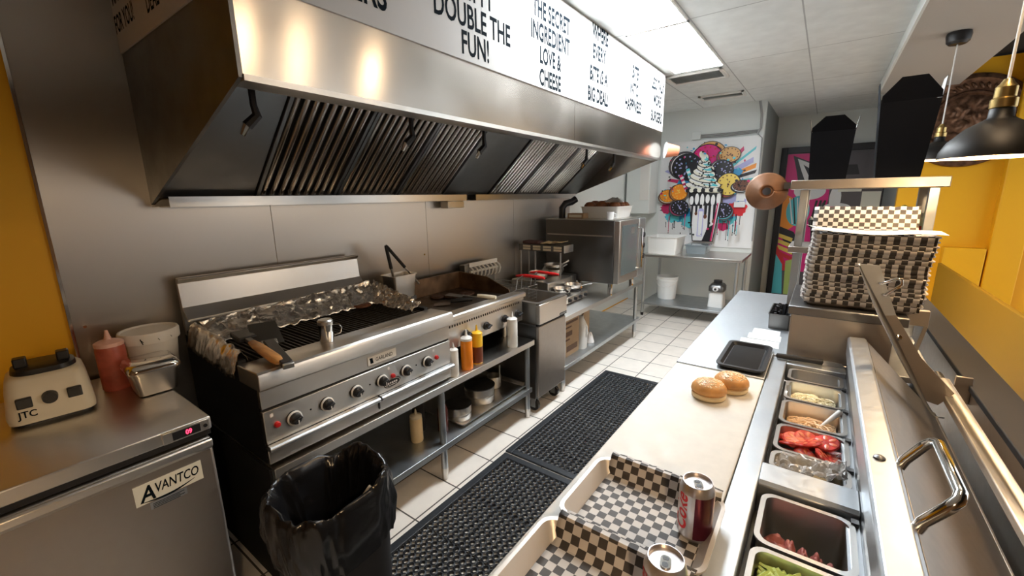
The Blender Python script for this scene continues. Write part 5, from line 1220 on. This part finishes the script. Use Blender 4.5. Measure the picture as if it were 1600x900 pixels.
# buns
def bun(x, y, z, rz, label, first=None):
    if first: return dup(first, (x, y, z), (0, 0, rz), label)
    t = thing('burger_bun', label, 'bun', (x, y, z), 'buns on the cutting board')
    part('crown', MB().lathe([(0, z+.020), (.050, z+.020), (.057, z+.026), (.055, z+.038), (.045, z+.050), (.028, z+.058), (.012, z+.0605), (0, z+.061)], (x, y, 0), 28), 'bun', t, smooth=70)
    part('heel', MB().lathe([(0, z), (.048, z), (.054, z+.004), (.055, z+.016), (.051, z+.0195), (0, z+.0195)], (x, y, 0), 28), 'bunbase', t, 'pale bottom half', smooth=70)
    mb = MB(); R = random.Random(6)
    for k in range(150):
        a = R.uniform(0, 2*PI); q = math.sqrt(R.uniform(0, 1))*.044; zz = z+.0612-.012*(q/.046)**2.6
        mb = merge(mb, MB().ball((0, 0, 0), .0022, 1.5, .9, .6, 6, 4).xf(Matrix.Translation((x+q*math.cos(a), y+q*math.sin(a), zz)) @ Matrix.Rotation(R.uniform(0, 6), 4, 'Z')))
    part('sesame_seeds', mb, 'sesame', t, kind='stuff'); return t
b0 = bun(-.253, 1.475, .939, 0, 'sesame bun nearer the camera on the cutting board')
bun(-.200, 1.575, .939, 2, 'sesame bun farther from the camera, behind the other one', b0)
# black tray, sheets, utensil box, knife
t = thing('serving_tray', 'black ribbed plastic tray on the steel worktop beside the rail', 'tray', (-.195, 1.92, .943))
part('rim', panshell(-.288, -.116, 1.748, 2.09, .961, .943, .03, .010, .004, .008), 'black', t, smooth=50)
mb = MB(); k = 1.79
while k < 2.06: mb.prism([(k, .9475), (k+.0022, .9495), (k+.0044, .9475)], 'x', -.262, -.142); k += .0085
part('ribbing', mb, 'black', t, smooth=0)
def sheet(x0, x1, y0, y1, z, rz, label):
    t = thing('paper_sheet', label, 'paper', ((x0+x1)/2, (y0+y1)/2, z), 'paper sheets on the worktop')
    mx = place(((x0+x1)/2, (y0+y1)/2, z), rz); w_, h_ = (x1-x0)/2, (y1-y0)/2
    part('sheet', MB().box(-w_, w_, -h_, h_, 0, .0012).xf(mx), 'paper', t)
    mb = MB()
    for k in range(3): mb.box(-w_*.5, w_*.6, -h_*.4+k*h_*.4, -h_*.4+k*h_*.4+.002, .0012, .0014)
    part('print', mb.xf(mx), 'conduit', t)
sheet(-.255, -.10, 2.115, 2.21, .9427, .06, 'white paper sheet nearest the black tray')
sheet(-.235, -.10, 2.22, 2.31, .9427, .03, 'middle white paper sheet on the steel worktop')
sheet(-.225, -.11, 2.315, 2.405, .9427, 0, 'white paper sheet beside the utensil box')
t = thing('utensil_box', 'small open metal box of black utensils beside the riser', 'box', (-.12, 2.57, .943))
part('box', panshell(-.175, -.078, 2.44, 2.70, 1.02, .943, .008, .003, .002, .002), 'steel_dark', t)
mb = MB(); R = random.Random(4)
for k in range(16):
    x = R.uniform(-.160, -.098); y = R.uniform(2.46, 2.66); mb.tube([(x, y, .955), (x+R.uniform(-.008, .008), y+R.uniform(-.02, .02), 1.02+R.uniform(0, .015))], .007, 6)
part('utensils', mb, 'black', t)
t = thing('knife', 'black-handled knife lying across the end of the pan well', 'knife', (0, 2.0, .938))
part('handle', MB().lathe([(0, -.10), (.010, -.096), (.012, -.05), (.011, .03), (.013, .06), (0, .064)], n=12, axis='x').xf(place((.0, 2.015, .9505), .08)), 'black', t, smooth=60)
part('blade', MB().prism([(.06, -.002), (.135, -.002), (.12, .014), (.06, .016)], 'y', -.001, .001).xf(place((.0, 2.015, .9415), .08)), 'steel', t)

# ---- riser box with the basket stack
t = thing('steel_riser', 'box-shaped steel riser on the worktop carrying the basket stack', 'riser', (.1, 2.3, .943))
part('box', MB().box(-.066, .262, 2.062, 2.54, .943, 1.125), 'steel_lid', t, bevel=.003)
part('top', MB().prism([(2.045, 1.126), (2.045, 1.158), (2.05, 1.163), (2.55, 1.163), (2.55, 1.126)], 'x', -.078, .295), 'steel_dark', t, bevel=.003)
br = part('bracket', MB().box(.263, .385, 2.28, 2.31, 1.085, 1.148).box(.263, .275, 2.28, 2.31, .955, 1.085), 'steel_lid', t, bevel=.002)
part('brace', MB().prism([(.385, 1.085), (.372, 1.085), (.352, .955), (.365, .955)], 'y', 2.28, 2.31), 'steel_lid', br)
bz0 = 1.164
def sbasket(x0, x1, y0, y1, z):
    t = thing('serving_basket', '', 'basket', (0, y0, z), 'stack of lined baskets')
    part('tray', panshell(x0, x1, y0, y1, z+.034, z, .03, .006, .002, .022), 'liner', t, smooth=50)
    pr = [(y0-.001, z+.016), (y0-.003, z+.028), (y0-.001, z+.0365), (y0+.010, z+.0365), (y0+.026, z+.006), (y1-.03, z+.0048), (y1-.012, z+.036), (y1-.008, z+.040)]
    part('paper_liner', liner_strip(MB(), x0+.016, x1-.014, pr), 'check', t, solid=.0006)
    return t
s0 = sbasket(-.045, .335, 2.085, 2.36, bz0)
s0['label'] = 'lowest lined basket of the tall stack, resting on the steel riser'
R = random.Random(8)
NS = 16
ORD = 'first second third fourth fifth sixth seventh eighth ninth tenth eleventh twelfth thirteenth fourteenth fifteenth'.split()
for k in range(1, NS):
    z = bz0+.0172*k
    if k == NS-1: lab = 'topmost basket of the tall stack with its checked paper standing up'
    else: lab = 'lined basket in the tall stack on the riser, '+ORD[k]+' from the bottom'
    c = dup(s0, (R.uniform(-.004, .004)+.0006*k, 2.085+R.uniform(-.004, .004), z), (0, 0, R.uniform(-.012, .012)), lab)
zt = bz0+.0172*(NS-1)
t = thing('checked_paper', 'checked paper sheet standing up at the back of the topmost stacked basket', 'paper', (.15, 2.33, zt+.036))
mb = MB(); pr = [(2.20, zt+.040), (2.30, zt+.038), (2.336, zt+.045), (2.350, zt+.085), (2.362, zt+.135)]
part('sheet', liner_strip(mb, -.038, .312, pr), 'check', t, solid=.0006)
solo('paper_sheet', 'white greaseproof sheet lying over the front rim of the topmost stacked basket', 'paper', MB().grid(24, 6, lambda u, v: (-.052+.41*u, 2.075+.13*v, zt+.0425+.004*math.sin(u*9)+(.03*(1-u*4)**2 if u < .25 else 0)*(1-v*.5)+.004*v)), 'paper', (.15, 2.13, zt+.04), solid=.001)
# ---- over-shelf rack
t = thing('overshelf_rack', 'brown-grey metal rack with a flat top shelf holding the black takeout boxes', 'rack', (.14, 2.8, .943))
part('top_shelf', MB().box(-.155, .425, 2.62, 2.96, 1.634, 1.68), 'steel_lid', t, bevel=.003)
part('lower_shelf', MB().box(-.135, .41, 2.64, 2.94, 1.312, 1.345), 'steel_lid', t, bevel=.003)
for x in (-.112, .365):
    for y in (2.645, 2.905): part('post', MB().box(x, x+.035, y, y+.03, .943, 1.311).box(x, x+.035, y, y+.03, 1.3455, 1.633), 'zinc', t, bevel=.002)
def takeout(x0, x1, y, z, h, flare, lab):
    cx = (x0+x1)/2; w_ = (x1-x0)/2; d = .05
    t = thing('takeout_box', lab, 'takeout box', (cx, y, z), 'black takeout boxes'); W = w_+flare; D = d+flare
    b = loft([[(cx-a, y-c, zz), (cx+a, y-c, zz), (cx+a, y+c, zz), (cx-a, y+c, zz)] for zz, a, c in ((z, w_, d), (z+h, W, D))], True, False)
    part('carton', b, 'navy', t, smooth=0, solid=.0016)
    fl = h*.30
    for s_, nm in ((-1, 'front'), (1, 'back')):
        yy = y+s_*D
        part('flap', MB().add([(cx-W, yy, z+h+.001), (cx+W, yy, z+h+.001), (cx+W*.98, yy+s_*.006, z+h+fl*.30), (cx+W*.42, yy+s_*.02, z+h+fl), (cx-W*.42, yy+s_*.02, z+h+fl), (cx-W*.98, yy+s_*.006, z+h+fl*.30)], [tuple(range(6))]), 'navy', t, smooth=0, solid=.0016)
    for s_ in (-1, 1):
        xx = cx+s_*(W+.001)
        o = MB().add([(xx, y-D, z+h+.001), (xx, y+D, z+h+.001), (xx+s_*.010, y+D*.5, z+h+fl*.95), (xx+s_*.010, y-D*.5, z+h+fl*.95)], [(0, 1, 2, 3)])
        fp = part('flap', o, 'navy', t, smooth=0, solid=.0012)
        part('inner_face', MB().add([(xx-s_*.0015, y-D, z+h+.001), (xx-s_*.0015, y+D, z+h+.001), (xx+s_*.0085, y+D*.5, z+h+fl*.93), (xx+s_*.0085, y-D*.5, z+h+fl*.93)], [(0, 1, 2, 3)]), 'white', fp, 'white inside of the flap', smooth=0)
takeout(-.085, .063, 2.70, 1.681, .225, .012, 'smaller black takeout box with open flaps on the left of the rack shelf')
takeout(.172, .327, 2.70, 1.681, .325, .022, 'taller black takeout box with open flaps on the right of the rack shelf')
# brown ring at the shelf end
t = thing('round_hook', 'round brown metal disc with a hole at the left end of the rack shelf', 'disc', (-.25, 2.65, 1.63))
mx = Matrix.Translation((-.262, 2.655, 1.628)) @ Matrix.Rotation(math.radians(8), 4, 'Z')
def spiral(u, v):
    a = 2*PI*u; r = .030+.068*v; d = -.012+.022*v-.030*(u)*(1-v)
    return mx @ Vector((r*math.cos(a), d-.01*(1-v), r*math.sin(a)*.98))
part('disc', MB().grid(48, 8, spiral), 'copper', t, smooth=60, solid=.005)
part('hub', MB().lathe([(.020, -.02), (.034, -.016), (.034, .03), (.022, .032), (.020, -.02)], n=24, axis='y', caps=False).xf(mx), 'copper', t)
part('arm', MB().box(-.185, -.1552, 2.64, 2.67, 1.640, 1.672), 'steel_dark', t)
# things on the lower rack shelf
z0 = 1.3455
solo('cloth', 'green cloth draped in a hump on the right of the rack behind the baskets', 'cloth', MB().grid(24, 20, lambda u, v: (.262+.11*u, 2.70+.16*v, z0+.205*(max(0, 1-(2*u-1)**2))**.5*(.75+.25*v)+.006*noise.noise(Vector((u*6, v*6, 1))))), 'green', (.32, 2.78, z0), solid=.002)
t = thing('sauce_bottle', 'white bottle with a red label behind the right rack post', 'bottle', (.385, 2.80, z0))
part('body', MB().lathe([(.026, z0), (.028, z0+.004), (.028, z0+.15), (.012, z0+.17), (0, z0+.17)], (.375, 2.80, 0), 18), 'white', t)
part('label_band', MB().lathe([(.0285, z0+.07), (.0285, z0+.11)], (.375, 2.80, 0), 18), 'red', t, 'red label band')
t = thing('storage_tray', 'black tray of small items on the lower rack shelf behind the basket stack', 'tray', (.03, 2.8, z0))
part('tray', panshell(-.06, .245, 2.70, 2.92, z0+.135, z0+.0005, .012, .006, .003, .01), 'black', t)
mb = MB(); R = random.Random(2)
for k in range(26):
    x, y = R.uniform(-.03, .10), R.uniform(2.72, 2.90); mb.tube([(x, y, z0+.11), (x+R.uniform(-.05, .05), y+R.uniform(-.03, .03), z0+.145)], .005, 6); mb.m = k % 2
part('utensils', mb, ['zinc', 'black'], t)
solo('brown_board', 'flat brown board lying on the black tray in the rack', 'board', MB().box(.075, .23, 2.715, 2.90, z0+.136, z0+.146), 'card', (.16, 2.8, z0+.136))
# ---- pass ledge, rail, guard strip
t = thing('pass_ledge', 'steel-faced serving ledge with a black cap behind the prep table', 'ledge', (.48, 1.7, 0))
part('panel', MB().box(.445, .53, .15, 3.40, 0, .985), 'steel_lid', t)
part('cap', MB().box(.437, .54, .15, 3.42, .986, 1.006), 'black_matt', t, 'black ledge cap', bevel=.003)
t = thing('steel_rail', 'long flat steel rail catching orange light along the back of the prep table', 'rail', (.39, 1.2, .985))
part('bar', MB().box(.362, .402, .30, 1.93, .978, 1.0), 'steel_y', t, bevel=.003)
for y in (1.88, .40): part('bracket', MB().box(.403, .4445, y-.005, y+.005, .94, 1.03), 'steel_lid', t, bevel=.002)
part('end_clamp', MB().cyl((.382, 1.931, .985), (.382, 1.99, .985), .016, n=12), 'black', t)
t = thing('guard_blade', 'long narrow steel guard strip leaning in front of the basket stack', 'guard', (.30, 1.75, .95))
Lp = [(.105, 1.392), (.128, 1.335), (.176, 1.228), (.244, 1.097), (.314, .973), (.367, .901), (.420, .850)]
Rp = [(.160, 1.390), (.190, 1.31), (.218, 1.237), (.295, 1.108), (.382, 1.012), (.425, .915)]
part('tip_plate', MB().prism(Lp[:3]+Rp[2::-1], 'y', 1.745, 1.750), 'steel_worn', t, 'bright steel tip plate')
part('strip', MB().prism(Lp[2:5]+[(.352, .965)]+[Rp[4], Rp[3], Rp[2]], 'y', 1.752, 1.762), 'steel_lid', t)
def lipq(u, v):
    k = u*5; i = min(int(k), 4); f = k-i; a = Vector(Lp[i]); b = Vector(Lp[i+1]); p = a.lerp(b, f)
    w_ = .004+.014*math.sin(u*PI)**2
    return (p.x+w_*v*.8, 1.742-.004*(1-v), max(p.y, .93)+w_*v*.5)
part('edge_lip', MB().grid(30, 2, lipq), 'steel_worn', t, solid=.0015)
part('rivet', MB().lathe([(.010, 0), (.010, -.004), (0, -.007)], (.232, 0, 1.165), 14, 'y').xf(Matrix.Translation((0, 1.752, 0))), 'chrome', t)
part('pull_handle', MB().tube([(.165, 1.74, 1.335), (.172, 1.725, 1.338), (.205, 1.725, 1.356), (.214, 1.725, 1.352), (.216, 1.725, 1.338), (.184, 1.725, 1.302), (.178, 1.74, 1.300)], .0045, 8), 'chrome', t, smooth=60)
